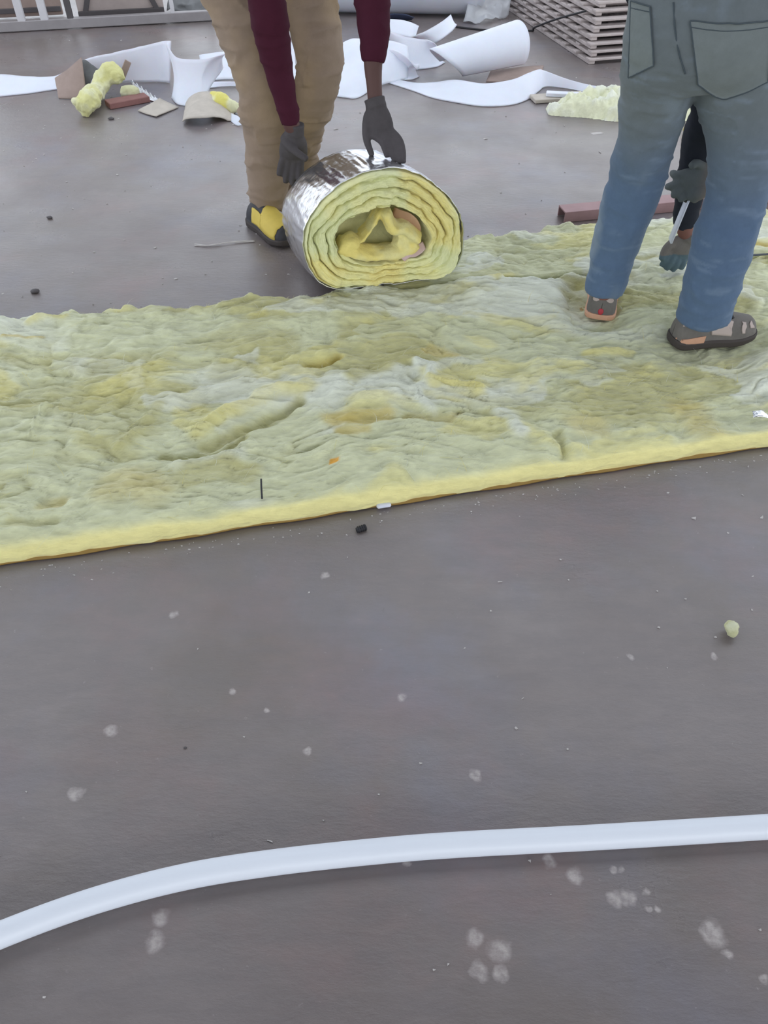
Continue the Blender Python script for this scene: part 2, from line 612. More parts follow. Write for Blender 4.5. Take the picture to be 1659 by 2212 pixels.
# torn folds and tufts: polyline in photo pixels, width, height, colour, colour strength
FEAT = [
    ([(430, 935), (520, 885), (600, 850), (660, 845)], 0.030, 0.018, W_YEL, 0.55),
    ([(440, 965), (540, 925), (610, 895), (655, 868)], 0.016, -0.022, W_OLIVE, 0.6),
    ([(350, 990), (420, 985), (480, 972), (530, 945)], 0.013, -0.018, W_OLIVE, 0.6),
    ([(390, 1005), (460, 990), (520, 985)], 0.022, 0.012, W_WHITE, 0.5),
    ([(905, 792), (938, 800), (930, 822), (898, 850), (905, 872), (930, 888)], 0.014, 0.013, W_WHITE, 0.9),
    ([(930, 835), (985, 833), (1035, 842)], 0.022, 0.012, W_YEL, 0.75),
    ([(1030, 790), (960, 790), (945, 800)], 0.016, 0.004, W_WHITE, 0.5),
    ([(1075, 895), (1110, 905), (1122, 940)], 0.020, 0.012, W_WHITE, 0.9),
    ([(720, 905), (770, 900), (830, 895)], 0.028, -0.010, W_OCH, 0.65),
    ([(740, 930), (790, 925)], 0.018, -0.006, W_OCH, 0.6),
    ([(880, 900), (930, 905), (985, 895)], 0.016, -0.012, W_OCH, 0.5),
    ([(1270, 765), (1310, 755), (1360, 757)], 0.018, 0.008, W_YEL, 0.8),
    ([(1480, 880), (1530, 930), (1555, 950)], 0.045, -0.004, W_OCH, 0.5),
    ([(1250, 920), (1290, 930)], 0.04, -0.006, W_OCH, 0.35),
    ([(400, 1030), (470, 1010), (530, 1020)], 0.035, 0.006, W_OLIVE, 0.8),
    ([(665, 790), (700, 785), (735, 775)], 0.014, -0.020, W_OCH, 0.5),
    ([(640, 770), (700, 765), (770, 745)], 0.022, 0.012, W_PALE, 0.3),
    ([(770, 815), (840, 790), (900, 770)], 0.030, 0.004, W_OLIVE, 0.7),
    ([(930, 760), (985, 775)], 0.022, 0.0, W_OCH, 0.55),
    ([(1440, 985), (1400, 985)], 0.02, -0.003, W_OLIVE, 0.5),
    ([(1205, 940), (1222, 985)], 0.010, -0.015, W_OLIVE, 0.4),
    ([(0, 733), (40, 732), (92, 736)], 0.008, 0.006, W_OCH, 1.0),
    ([(70, 700), (110, 690), (135, 690)], 0.018, 0.012, W_YEL, 0.7),
    ([(75, 945), (90, 890), (120, 872), (150, 868)], 0.008, 0.010, W_PALE, 0.6),
    ([(265, 965), (300, 940), (350, 880)], 0.018, 0.010, W_OLIVE, 0.6),
    ([(0, 880), (40, 873), (70, 868)], 0.014, -0.012, W_OLIVE, 0.6),
    ([(240, 1060), (290, 1040), (330, 1060)], 0.05, 0.0, W_OCH, 0.35),
    ([(100, 1085), (135, 1080)], 0.02, -0.010, W_OCH, 0.5),
    ([(20, 1135), (120, 1125)], 0.012, -0.010, W_OLIVE, 0.5),
    ([(1210, 590), (1250, 600)], 0.022, -0.012, W_OLIVE, 0.7),
    ([(1230, 620), (1262, 640)], 0.03, -0.006, W_OLIVE, 0.6),
    ([(1590, 640), (1659, 650)], 0.02, 0.01, W_WHITE, 0.5),
    ([(1560, 690), (1600, 680)], 0.02, -0.006, W_OLIVE, 0.7),
    ([(1150, 690), (1240, 710), (1330, 720), (1430, 715)], 0.03, 0.006, W_WHITE, 0.6),
    ([(1340, 520), (1400, 520), (1440, 500)], 0.02, 0.01, W_PALE, 0.5),
    ([(1365, 560), (1420, 558)], 0.012, -0.012, W_OLIVE, 0.6),
    ([(1600, 525), (1659, 530)], 0.014, -0.008, W_OCH, 0.8),
    ([(1060, 600), (1100, 590)], 0.02, 0.008, W_YEL, 0.5),
]
FEATW = [([fl(u, v, 0.05)[:2] for u, v in pts], w, a, c, s) for pts, w, a, c, s in FEAT]

def wool_surface(x0, x1, yn, yf, H, nx, ny, seed, root, near_face=True, ragged=0.030, feats=True):
    xs = np.linspace(x0, x1, nx)
    t = np.linspace(0, 1, ny)
    X = np.repeat(xs[:, None], ny, 1)
    e_n = 0.004 * noise(xyz(xs * 9, xs * 0 + seed), seed) + 0.002 * noise(xyz(xs * 40, xs * 0), seed + 1)
    e_f = ragged * fbm(xyz(xs * 7, xs * 0 + seed), seed + 3, 5) + ragged * 0.5 * np.maximum(0, noise(xyz(xs * 30, xs * 0), seed + 8))
    Yn, Yf = yn(xs) + e_n, yf(xs) + e_f
    Y = Yn[:, None] * (1 - t) + Yf[:, None] * t
    x, y = X.ravel(), Y.ravel()
    wx = fbm(xyz(x * 3.1, y * 3.1), seed + 10, 3)
    wy = fbm(xyz(x * 3.1, y * 3.1, x * 0 + 9), seed + 11, 3)
    qx, qy = x + 0.10 * wx, y + 0.12 * wy
    big = fbm(xyz(x * 2.3, y * 3.6), seed + 20, 3)
    mid = fbm(xyz(qx * 8, qy * 17), seed + 30, 4)
    strk = fbm(xyz(qx * 16, qy * 75), seed + 40, 3)
    fine = noise(xyz(qx * 60, qy * 190), seed + 45)
    ridg = 1 - np.abs(fbm(xyz(qx * 6, qy * 13, x * 0 + 4), seed + 50, 3)) * 2.2
    ridg = np.clip(ridg, 0, 1) ** 4 * sstep(-0.1, 0.35, fbm(xyz(x * 4, y * 5, x * 0 + 8), seed + 55, 2))
    terr = fbm(xyz(qx * 3.4, qy * 6.5), seed + 60, 4)
    T1, T2 = sstep(0.02, 0.07, terr), sstep(-0.20, -0.16, terr)
    puff = fbm(xyz(qx * 20, qy * 34, x * 0 + 6), seed + 57, 3)
    h = H + 0.009 * big + 0.012 * mid + 0.009 * puff + 0.0045 * strk + 0.0017 * fine - 0.008 * ridg + 0.004 * T1 + 0.003 * T2
    # colour
    k1 = sstep(-0.05, 0.45, fbm(xyz(qx * 2.2, qy * 4.2, x * 0 + 2), seed + 70, 4) + 0.5 * T1 - 0.2)
    c = W_PALE[None, :] * (1 - k1[:, None]) + W_WHITE[None, :] * k1[:, None]
    k2 = sstep(0.05, 0.40, fbm(xyz(qx * 2.6, qy * 5.0, x * 0 + 7), seed + 80, 4)) * (1 - 0.6 * T1)
    c = c * (1 - 0.8 * k2[:, None]) + W_OLIVE * 0.8 * k2[:, None]
    k3 = sstep(0.20, 0.45, fbm(xyz(qx * 4, qy * 8, x * 0 + 3), seed + 90, 4))
    c = c * (1 - 0.5 * k3[:, None]) + W_YEL * 0.5 * k3[:, None]
    k4 = np.clip(ridg, 0, 1) * 0.35
    c = c * (1 - k4[:, None]) + W_OLIVE * k4[:, None]
    c = c * (1 + 0.16 * strk + 0.07 * fine + 0.10 * puff)[:, None]
    if feats:
        jx, jy = x + 0.012 * noise(xyz(x * 22, y * 22), 5), y + 0.012 * noise(xyz(x * 22, y * 22), 6)
        for pts, w, a, cc, s in FEATW:
            xs_ = [p[0] for p in pts]
            ys_ = [p[1] for p in pts]
            sel = (x > min(xs_) - 5 * w) & (x < max(xs_) + 5 * w) & (y > min(ys_) - 5 * w) & (y < max(ys_) + 5 * w)
            if not sel.any():
                continue
            d, sd = pdist(jx[sel], jy[sel], pts)
            g = np.exp(-(d / w) ** 2)
            h[sel] += 1.45 * a * g * (0.8 + 0.4 * (strk[sel]))
            gc = np.clip(np.exp(-(d / (w * 1.15)) ** 4) * min(1, s * 1.2) * (0.85 + 0.5 * mid[sel]), 0, 1)[:, None]
            c[sel] = c[sel] * (1 - gc) + cc * gc
        for a, b in FOOT:
            d, _ = pdist(x, y, [a, b])
            h -= 0.026 * np.exp(-(d / 0.085) ** 4) + 0.012 * np.exp(-(d / 0.16) ** 2)
        # orange scrap of binder
        p = fl(722, 997, 0.05)
        sp = sstep(0.016, 0.011, np.maximum(np.abs(x - p[0]), np.abs(y - p[1])))[:, None]
        c = c * (1 - sp) + lin(220, 160, 50) * sp
    dn = (Y - Yn[:, None]).ravel()
    df = (Yf[:, None] - Y).ravel()
    en = np.exp(-dn / 0.030)
    edge_h = H - 0.006 + 0.004 * noise(xyz(x * 12, y * 0), seed + 2)
    h = h * (1 - en) + edge_h * en
    if near_face:
        ke = np.clip(np.exp(-(dn / 0.017) ** 1.5) * (1.0 + 0.3 * mid), 0, 1)[:, None]
        c = c * (1 - ke) + W_EDGE * ke
    h = h - 0.016 * np.exp(-df / 0.02) + 0.024 * np.maximum(0, noise(xyz(x * 22, y * 22), seed + 4)) * np.exp(-df / 0.05)
    top = np.stack([X, Y, h.reshape(nx, ny)], 2)
    ctop = c.reshape(nx, ny, 3)
    # near side face
    zs = [0.006, 0.012, 0.022, 0.032, 0.040, 0.046]
    side = np.zeros((nx, len(zs), 3))
    for j, z in enumerate(zs):
        zz = z / 0.052 * top[:, 0, 2]
        bul = 0.010 * math.sin(math.pi * min(1, (z + 0.006) / 0.06)) + 0.0025 * noise(xyz(xs * 24, xs * 0 + z * 60), seed + 12)
        side[:, j] = np.stack([xs, Yn - bul, zz], 1)
    cs = W_EDGE[None, None, :] * (1 + 0.06 * fbm(xyz(np.repeat(xs, len(zs)) * 12, np.tile(zs, nx) * 60), seed + 13, 3)).reshape(nx, len(zs), 1)
    back = np.zeros((nx, 4, 3))
    for j, k in enumerate((0.8, 0.55, 0.3, 0.1)):
        back[:, j] = np.stack([xs, Yf + 0.006 * math.sin(math.pi * k) + 0.004 * noise(xyz(xs * 30, xs * 0 + j), seed + 14), top[:, -1, 2] * k], 1)
    cb = np.repeat(ctop[:, -1:, :], 4, 1)
    P = np.concatenate([side, top, back], 1)
    Cc = np.concatenate([cs if near_face else np.repeat(ctop[:, :1], len(zs), 1), ctop, cb], 1)
    o = big_grid_obj('glass_wool', P, M_WOOL, root, Cc)
    # loose fibres: short curved hairs lying on and off the surface, and along the far edge
    return o, P, (X, Y, h.reshape(nx, ny), Yn, Yf)

def fibres(name, root, X, Y, Hh, n, seed, edge_frac=0.12, lim=None):
    rng = np.random.default_rng(seed)
    nx, ny = X.shape
    V, F, Cc = [], [], []
    for k in range(n):
        i = rng.integers(4, nx - 4)
        if rng.random() < edge_frac:
            j = ny - 1 - rng.integers(0, max(2, ny // 25))
            L = rng.uniform(0.006, 0.022)
            d = np.array([rng.normal(0, 1.0), rng.normal(0.5, 0.5), rng.uniform(0.0, 0.6)])
        else:
            j = rng.integers(3, ny - 2)
            L = rng.uniform(0.015, 0.07)
            d = np.array([rng.normal(0, 1), rng.normal(0, 0.45), rng.uniform(0.0, 0.22)])
        p = np.array([X[i, j], Y[i, j], Hh[i, j] - 0.001])
        if lim is not None and not (lim[0] < p[0] < lim[1]):
            continue
        d /= np.linalg.norm(d)
        bend = np.array([rng.normal(0, 0.6), rng.normal(0, 0.6), -0.45])
        w = rng.uniform(0.0003, 0.0007)
        cc = W_WHITE if rng.random() < 0.6 else W_YEL
        b0 = len(V)
        sd = np.cross(d, (0, 0.3, 1))
        sd /= np.linalg.norm(sd)
        S = 5
        for q in range(S):
            s = q / (S - 1)
            c = p + d * L * s + bend * L * s * s * 0.6
            if q > 1:
                ii = int(np.clip((c[0] - X[0, 0]) / (X[-1, 0] - X[0, 0]) * (nx - 1), 0, nx - 1))
                jj = int(np.clip((c[1] - Y[ii, 0]) / (Y[ii, -1] - Y[ii, 0]) * (ny - 1), 0, ny - 1))
                if c[1] < Y[ii, -1]:
                    c[2] = max(c[2], Hh[ii, jj] + 0.001)
            ww = w * (1 - 0.7 * s)
            V += [c - sd * ww, c + sd * ww]
            Cc += [cc, cc]
        for q in range(S - 1):
            F.append((b0 + 2 * q, b0 + 2 * q + 1, b0 + 2 * q + 3, b0 + 2 * q + 2))
    o = obj(name, V, F, M_FIBRE, root, True, np.array(Cc))
    o['kind'] = 'stuff'
    return o

b1 = empty('insulation_batt', (0.15, 1.9, 0), 'wide pale yellow glass wool blanket spread flat across the floor', 'insulation')
o1, P1, g1 = wool_surface(-2.3, 2.6, near_y, seam_y, 0.052, 980, 215, 11, b1)
fibres('loose_fibre', b1, g1[0], g1[1], g1[2], 3600, 3, lim=(-1.6, 1.8))
xs = np.linspace(-2.3, 2.6, 120)
fz = [(np.array([x, near_y(x) - 0.010 - 0.003 * math.sin(x * 23), 0.0]), np.array([x, seam_y(x) - 0.01, 0.0])) for x in xs]
sheet('foil_facing', fz, 0.004, M_KRAFT, b1, nu=240, nv=3, zmin=0.0008)

b2 = empty('insulation_batt', (1.3, 2.8, 0), 'narrow glass wool strip behind the wide blanket, leading out of the roll', 'insulation')
o2, P2, g2 = wool_surface(0.0, 2.7, lambda x: seam_y(x) + 0.022, far_y, 0.050, 520, 90, 41, b2, near_face=False, ragged=0.014)
fibres('loose_fibre', b2, g2[0], g2[1], g2[2], 900, 5, lim=(0.2, 1.9))
xs = np.linspace(0.0, 2.7, 60)
fz = [(np.array([x, seam_y(x) + 0.024, 0.0]), np.array([x, far_y(x) - 0.01, 0.0])) for x in xs]
sheet('foil_facing', fz, 0.004, M_KRAFT, b2, nu=120, nv=3, zmin=0.0008)

# ------------------------------------------------------------------ the insulation roll
RA = math.radians(9.5)
RE = np.array([math.cos(RA), math.sin(RA), 0])          # along the blanket
RN = np.array([-math.sin(RA), math.cos(RA), 0])         # away from the camera
RP = np.array([0.02, 2.47, 0.0])
OUT = np.array([(-.291, .226), (-.279, .288), (-.237, .354), (-.183, .402), (-.108, .440), (-.020, .456), (.070, .440), (.147, .394), (.204, .338), (.243, .265),
                (.254, .182), (.243, .118), (.204, .080), (.096, .070), (-.019, .066), (-.118, .061), (-.207, .064), (-.253, .098), (-.277, .151)])
INN = np.array([(-.189, .262), (-.150, .298), (-.080, .330), (-.020, .340), (.057, .322), (.113, .274), (.140, .212), (.117, .170), (.061, .158), (-.019, .152), (-.115, .155), (-.169, .192)])
RC = np.array([-0.02, 0.245])

def polar(cont, th):
    d = cont - RC
    a = np.arctan2(d[:, 1], d[:, 0])
    r = np.hypot(d[:, 0], d[:, 1])
    o = np.argsort(a)
    a, r = a[o], r[o]
    a = np.concatenate([a - 2 * math.pi, a, a + 2 * math.pi])
    r = np.concatenate([r, r, r])
    v = np.interp(th, a, r)
    ker = np.ones(9) / 9
    return np.convolve(np.concatenate([v[-4:], v, v[:4]]), ker, 'valid')

NTH = 420
TH = np.linspace(-math.pi, math.pi, NTH, endpoint=False)
R_OUT, R_IN = polar(OUT, TH), polar(INN, TH)
ROLL_L = 0.34
ROLL_DIR = RN * ROLL_L + RE * (-0.055)

def roll_point(a, z, d):
    """a along the blanket, z up, d from the front face towards the back (0..1 over the roll's length)"""
    a, z, d = np.asarray(a), np.asarray(z), np.asarray(d)
    return RP + a[..., None] * RE + z[..., None] * np.array([0, 0, 1.0]) + d[..., None] * ROLL_DIR + np.array([0, 0, -0.056]) * np.clip(d, 0, 1)[..., None]

roll = empty('insulation_roll', RP + RN * 0.17, 'half unrolled silver-foil-faced roll of yellow glass wool', 'insulation roll')

def roll_face():
    NL = 3.6
    nr = 130
    t = np.linspace(0, 1, nr)
    T, A = np.meshgrid(t, TH)
    r = R_OUT[:, None] * (1 - T) + R_IN[:, None] * T
    cx, cz = np.cos(A), np.sin(A)
    w = fbm(np.stack([cx * 2.6, cz * 2.6, T * 3.2], -1).reshape(-1, 3), 3, 3).reshape(T.shape)
    w2 = noise(np.stack([cx * 7, cz * 7, T * 3], -1).reshape(-1, 3), 6).reshape(T.shape)
    ph = T * NL + A / (2 * math.pi) + 0.42 * w + 0.10 * w2
    fr = ph - np.floor(ph)
    bulge = np.sin(math.pi * fr) ** 0.55
    groove = np.exp(-(np.minimum(fr, 1 - fr) / 0.075) ** 2)
    P3 = np.stack([r * cx, r * cz, T * 0], -1).reshape(-1, 3)
    lump = fbm(P3 * 22, 9, 4).reshape(T.shape)
    gapamt = np.clip(0.32 + 1.0 * fbm(np.stack([cx * 2.2, cz * 2.2, np.floor(ph) * 3.7], -1).reshape(-1, 3), 15, 2).reshape(T.shape), 0.03, 1.0)
    fib = fbm(np.stack([cx * 5, cz * 5, T * 26], -1).reshape(-1, 3), 29, 3).reshape(T.shape)
    out = 0.017 * bulge + 0.018 * lump + 0.006 * fib - 0.032 * groove * gapamt
    out *= sstep(0, 0.06, T)
    # the outermost edge rounds over to the foil, the innermost dives into the hollow
    out -= 0.018 * (1 - sstep(0, 0.10, T))
    d = -out / ROLL_L
    a = RC[0] + r * cx + 0.004 * lump
    z = RC[1] + r * cz
    P = roll_point(a, z, d)
    # hollow wall and floor
    nc = 26
    s = np.linspace(0, 1, nc + 1)[1:]
    S, A2 = np.meshgrid(s, TH)
    rr = R_IN[:, None] * np.where(S < 0.5, 1 - 0.08 * S * 2, 0.92 * (1 - (S - 0.5) * 2))
    dd = np.where(S < 0.5, S * 2 * 0.34, 0.34 + 0.04 * np.sin(S * 9))
    l2 = fbm(np.stack([rr * np.cos(A2), rr * np.sin(A2), dd * 0.3], -1).reshape(-1, 3) * 24, 19, 3).reshape(S.shape)
    a2 = RC[0] + rr * np.cos(A2) * (1 + 0.08 * l2)
    z2 = RC[1] + rr * np.sin(A2) * (1 + 0.08 * l2)
    d0 = d[:, -1:]
    Pc = roll_point(a2, z2, d0 * (1 - sstep(0, 0.3, S)) + dd + 0.03 * l2)
    Pall = np.concatenate([P, Pc], 1)
    n2 = nr + nc
    base = lin(232, 229, 170)
    alt = lin(234, 221, 146)
    gre = lin(222, 225, 176)
    k = sstep(-0.1, 0.4, fbm(P3 * 9, 23, 3)).reshape(T.shape)[..., None]
    k2 = sstep(0.0, 0.4, fbm(P3 * 7 + 5, 27, 3)).reshape(T.shape)[..., None]
    c = base * (1 - k) + gre * k
    c = c * (1 - 0.8 * k2) + alt * 0.8 * k2
    cc = np.broadcast_to(lin(212, 210, 158), (NTH, nc, 3))
    Call = np.concatenate([c, cc], 1)
    F = grid_faces(NTH, n2, close_u=True, flip=False)
    return obj('glass_wool_spiral', Pall.reshape(-1, 3), F, M_WOOL_ROLL, roll, True, Call.reshape(-1, 3))
roll_face()

def roll_foil():
    nd = 60
    dd = np.linspace(-0.005, 1.0, nd)
    D, A = np.meshgrid(dd, TH)
    cx, cz = np.cos(A), np.sin(A)
    wr = fbm(np.stack([cx * 5, cz * 5, D * 2.0], -1).reshape(-1, 3), 33, 3).reshape(D.shape)
    wr2 = noise(np.stack([cx * 16, cz * 16, D * 3.5], -1).reshape(-1, 3), 35).reshape(D.shape)
    barrel = 1.012 + 0.02 * np.sin(math.pi * np.clip(D, 0, 1)) - 0.03 * sstep(0.85, 1.0, D)
    r = R_OUT[:, None] * barrel + 0.004 * wr + 0.0018 * wr2
    P = roll_point(RC[0] + r * cx, RC[1] + r * cz, D)
    P[..., 2] = np.maximum(P[..., 2], 0.003)
    V = P.reshape(-1, 3)
    F = grid_faces(NTH, nd, close_u=True, flip=True)
    # thickness
    ri = r - 0.003
    Q = roll_point(RC[0] + ri * cx, RC[1] + ri * cz, D)
    Q[..., 2] = np.maximum(Q[..., 2], 0.004)
    n0 = len(V)
    V = np.vstack([V, Q.reshape(-1, 3)])
    F += grid_faces(NTH, nd, n0, close_u=True)
    for i in range(NTH):
        i2 = (i + 1) % NTH
        F.append((i * nd, i2 * nd, n0 + i2 * nd, n0 + i * nd))
        F.append((i * nd + nd - 1, n0 + i * nd + nd - 1, n0 + i2 * nd + nd - 1, i2 * nd + nd - 1))
    obj('foil_facing', V, F, M_FOIL, roll)
    # wool seen at the far end
    nr = 40
    T, A = np.meshgrid(np.linspace(0, 1, nr), TH)
    rr = R_OUT[:, None] * 0.955 * (1 - T)
    lay = 0.012 * np.abs(np.sin(T * 9 * math.pi * 0.5 + A * 0.5))
    P = roll_point(RC[0] + rr * np.cos(A), RC[1] + rr * np.sin(A), 0.99 + lay)
    P[..., 2] = np.maximum(P[..., 2], 0.006)
    cc = np.broadcast_to(lin(226, 222, 150), (NTH * nr, 3))
    obj('wool_end', P.reshape(-1, 3), grid_faces(NTH, nr, close_u=True, flip=True), M_WOOL_ROLL, roll, True, cc)
roll_foil()

def in_roll(pts, d):
    return [roll_point(np.array(a), np.array(z), np.array(d if np.isscalar(d) else d[i])) for i, (a, z) in enumerate(pts)]

def core():
    D = 0.10
    parts = [
        tube(in_roll([(-.165, .215), (-.10, .182), (-.02, .170), (.055, .176), (.10, .205)], D), [(.026, .05), (.027, .05), (.022, .05), (.026, .05), (.024, .05)], lat=(0, 0, 1)),
        tube(in_roll([(-.150, .210), (-.125, .228), (-.105, .212)], D - .02), [(.020, .045)] * 3, lat=(0, 0, 1)),
        tube(in_roll([(-.085, .225), (-.055, .262), (-.033, .300), (-.022, .320)], D + .05), [(.05, .011), (.05, .010), (.05, .010), (.05, .011)], lat=RN),
        tube(in_roll([(-.012, .325), (.000, .290), (.018, .262), (.052, .262), (.078, .238), (.102, .215)], D - .05), [(.05, .018), (.05, .022), (.05, .022), (.05, .020), (.05, .024), (.05, .022)], lat=RN),
        tube(in_roll([(.03, .225), (.06, .210), (.035, .195)], D), [(.05, .026)] * 3, lat=RN),
    ]
    V, F, Nn = remesh(parts, 0.0055, 5)
    V = V + Nn * (0.006 * fbm(V * 28, 3, 4))[:, None]
    k = sstep(-0.2, 0.3, fbm(V * 14, 8, 3))[:, None]
    c = lin(232, 216, 132) * (1 - k) + lin(228, 220, 158) * k
    obj('crumpled_core', V, F, M_WOOL_ROLL, roll, True, c)
    a = in_roll([(.028, .318), (.075, .300), (.105, .262), (.112, .225)], [.12, .02, .02, .06])
    b = in_roll([(.022, .285), (.055, .272), (.082, .245), (.098, .205)], [.16, .08, .06, .10])
    sheet('paper_scrap', list(zip(a, b)), 0.002, M_PINK2, roll, nu=20, nv=8, wob=0.006, freq=20, seed=3)
    a = in_roll([(.015, .172), (.045, .190), (.075, .186), (.118, .205)], [.02, -.02, .0, .04])
    b = in_roll([(.045, .148), (.062, .160), (.085, .162), (.122, .182)], [-.06, -.05, -.05, -.02])
    sheet('paper_scrap', list(zip(a, b)), 0.002, M_PINK, roll, nu=20, nv=8, wob=0.005, freq=20, seed=4)
core()

# ------------------------------------------------------------------ white pipe in the foreground
pp = [(-140, 2085), (0, 2020), (200, 1947), (400, 1894), (600, 1862), (830, 1837), (1000, 1824), (1300, 1808), (1659, 1786), (1900, 1770)]
pts = [fl(u, v, 0.022) for u, v in pp]
pts = [pts[0] + (pts[0] - pts[1]) * 1.5 + np.array([-0.05, -0.02, 0])] + pts + [pts[-1] + np.array([0.6, 0.03, 0])]
v, f = tube(pts, [0.0215] * len(pts), seg=28, n=160)
tag(obj('plastic_pipe', v, f, M_PIPE), 'long bent white plastic pipe lying across the bare foreground floor', 'pipe')

# ------------------------------------------------------------------ people
def hand_parts(wrist, kc, side, tips, thumb_tip, arch, palm_r=(0.043, 0.019), fr=0.0115, cuff=None):
    wrist, kc, side, arch = (np.asarray(a, float) for a in (wrist, kc, side, arch))
    d = kc - wrist
    side = side - d * (side @ d) / (d @ d)
    side /= np.linalg.norm(side)
    parts = [tube([wrist - d * 0.12, wrist, wrist + d * 0.35, wrist + d * 0.8, kc + d * 0.06],
                  [(0.029, 0.024), (0.029, 0.023), (palm_r[0] * 0.9, palm_r[1] * 1.15), palm_r, (palm_r[0] * 0.9, palm_r[1] * 0.7)], lat=side)]
    offs = (-0.031, -0.011, 0.010, 0.029)
    for k, tip in enumerate(tips):
        tip = np.asarray(tip, float)
        b0 = kc + side * offs[k] - d * 0.1
        b1 = kc + side * offs[k]
        L = np.linalg.norm(tip - b1)
        m1 = b1 + (tip - b1) * 0.42 + arch * L * 0.28
        m2 = b1 + (tip - b1) * 0.74 + arch * L * 0.20
        parts.append(tube([b0, b1, m1, m2, tip], [fr * 1.05, fr * 1.1, fr, fr * 0.95, fr * 0.72], seg=10))
    tb = wrist + d * 0.30 + side * (-0.030)
    tt = np.asarray(thumb_tip, float)
    tm = tb + (tt - tb) * 0.5 - side * 0.014
    parts.append(tube([wrist + d * 0.2, tb, tm, tt], [fr * 1.5, fr * 1.5, fr * 1.15, fr * 0.85], seg=10))
    if cuff:
        cd = -d / np.linalg.norm(d)
        parts.append(tube([wrist + d * 0.1, wrist, wrist + cd * cuff * 0.5, wrist + cd * cuff], [(0.034, 0.029), (0.035, 0.031), (0.033, 0.030), (0.036, 0.033)], lat=side))
    return parts

def cloth_mesh(parts, voxel, seed, amp=0.006, smooth=5, axis_freq=(9, 9, 26)):
    V, F, Nn = remesh(parts, voxel, smooth)
    w = fbm(V * np.array(axis_freq), seed, 3)
    rid = 1 - np.abs(noise(V * np.array([7, 7, 19.0]) + 0.8 * fbm(V * 5, seed + 4, 2)[:, None], seed + 2)) * 2.4
    V = V + Nn * (amp * w + amp * 0.9 * np.clip(rid, 0, 1) ** 2)[:, None]
    return V, F

SHOE_S = np.array([0, .012, .04, .1, .2, .3, .4, .5, .65, .8, .92, .97, 1.0])
SHOE_W = np.array([.02, .50, .80, .95, .98, .95, .92, .97, 1.07, 1.06, .88, .68, .30])
SHOE_H = np.array([.50, .60, .70, .82, .98, 1.04, 1.0, .90, .72, .62, .54, .42, .22])

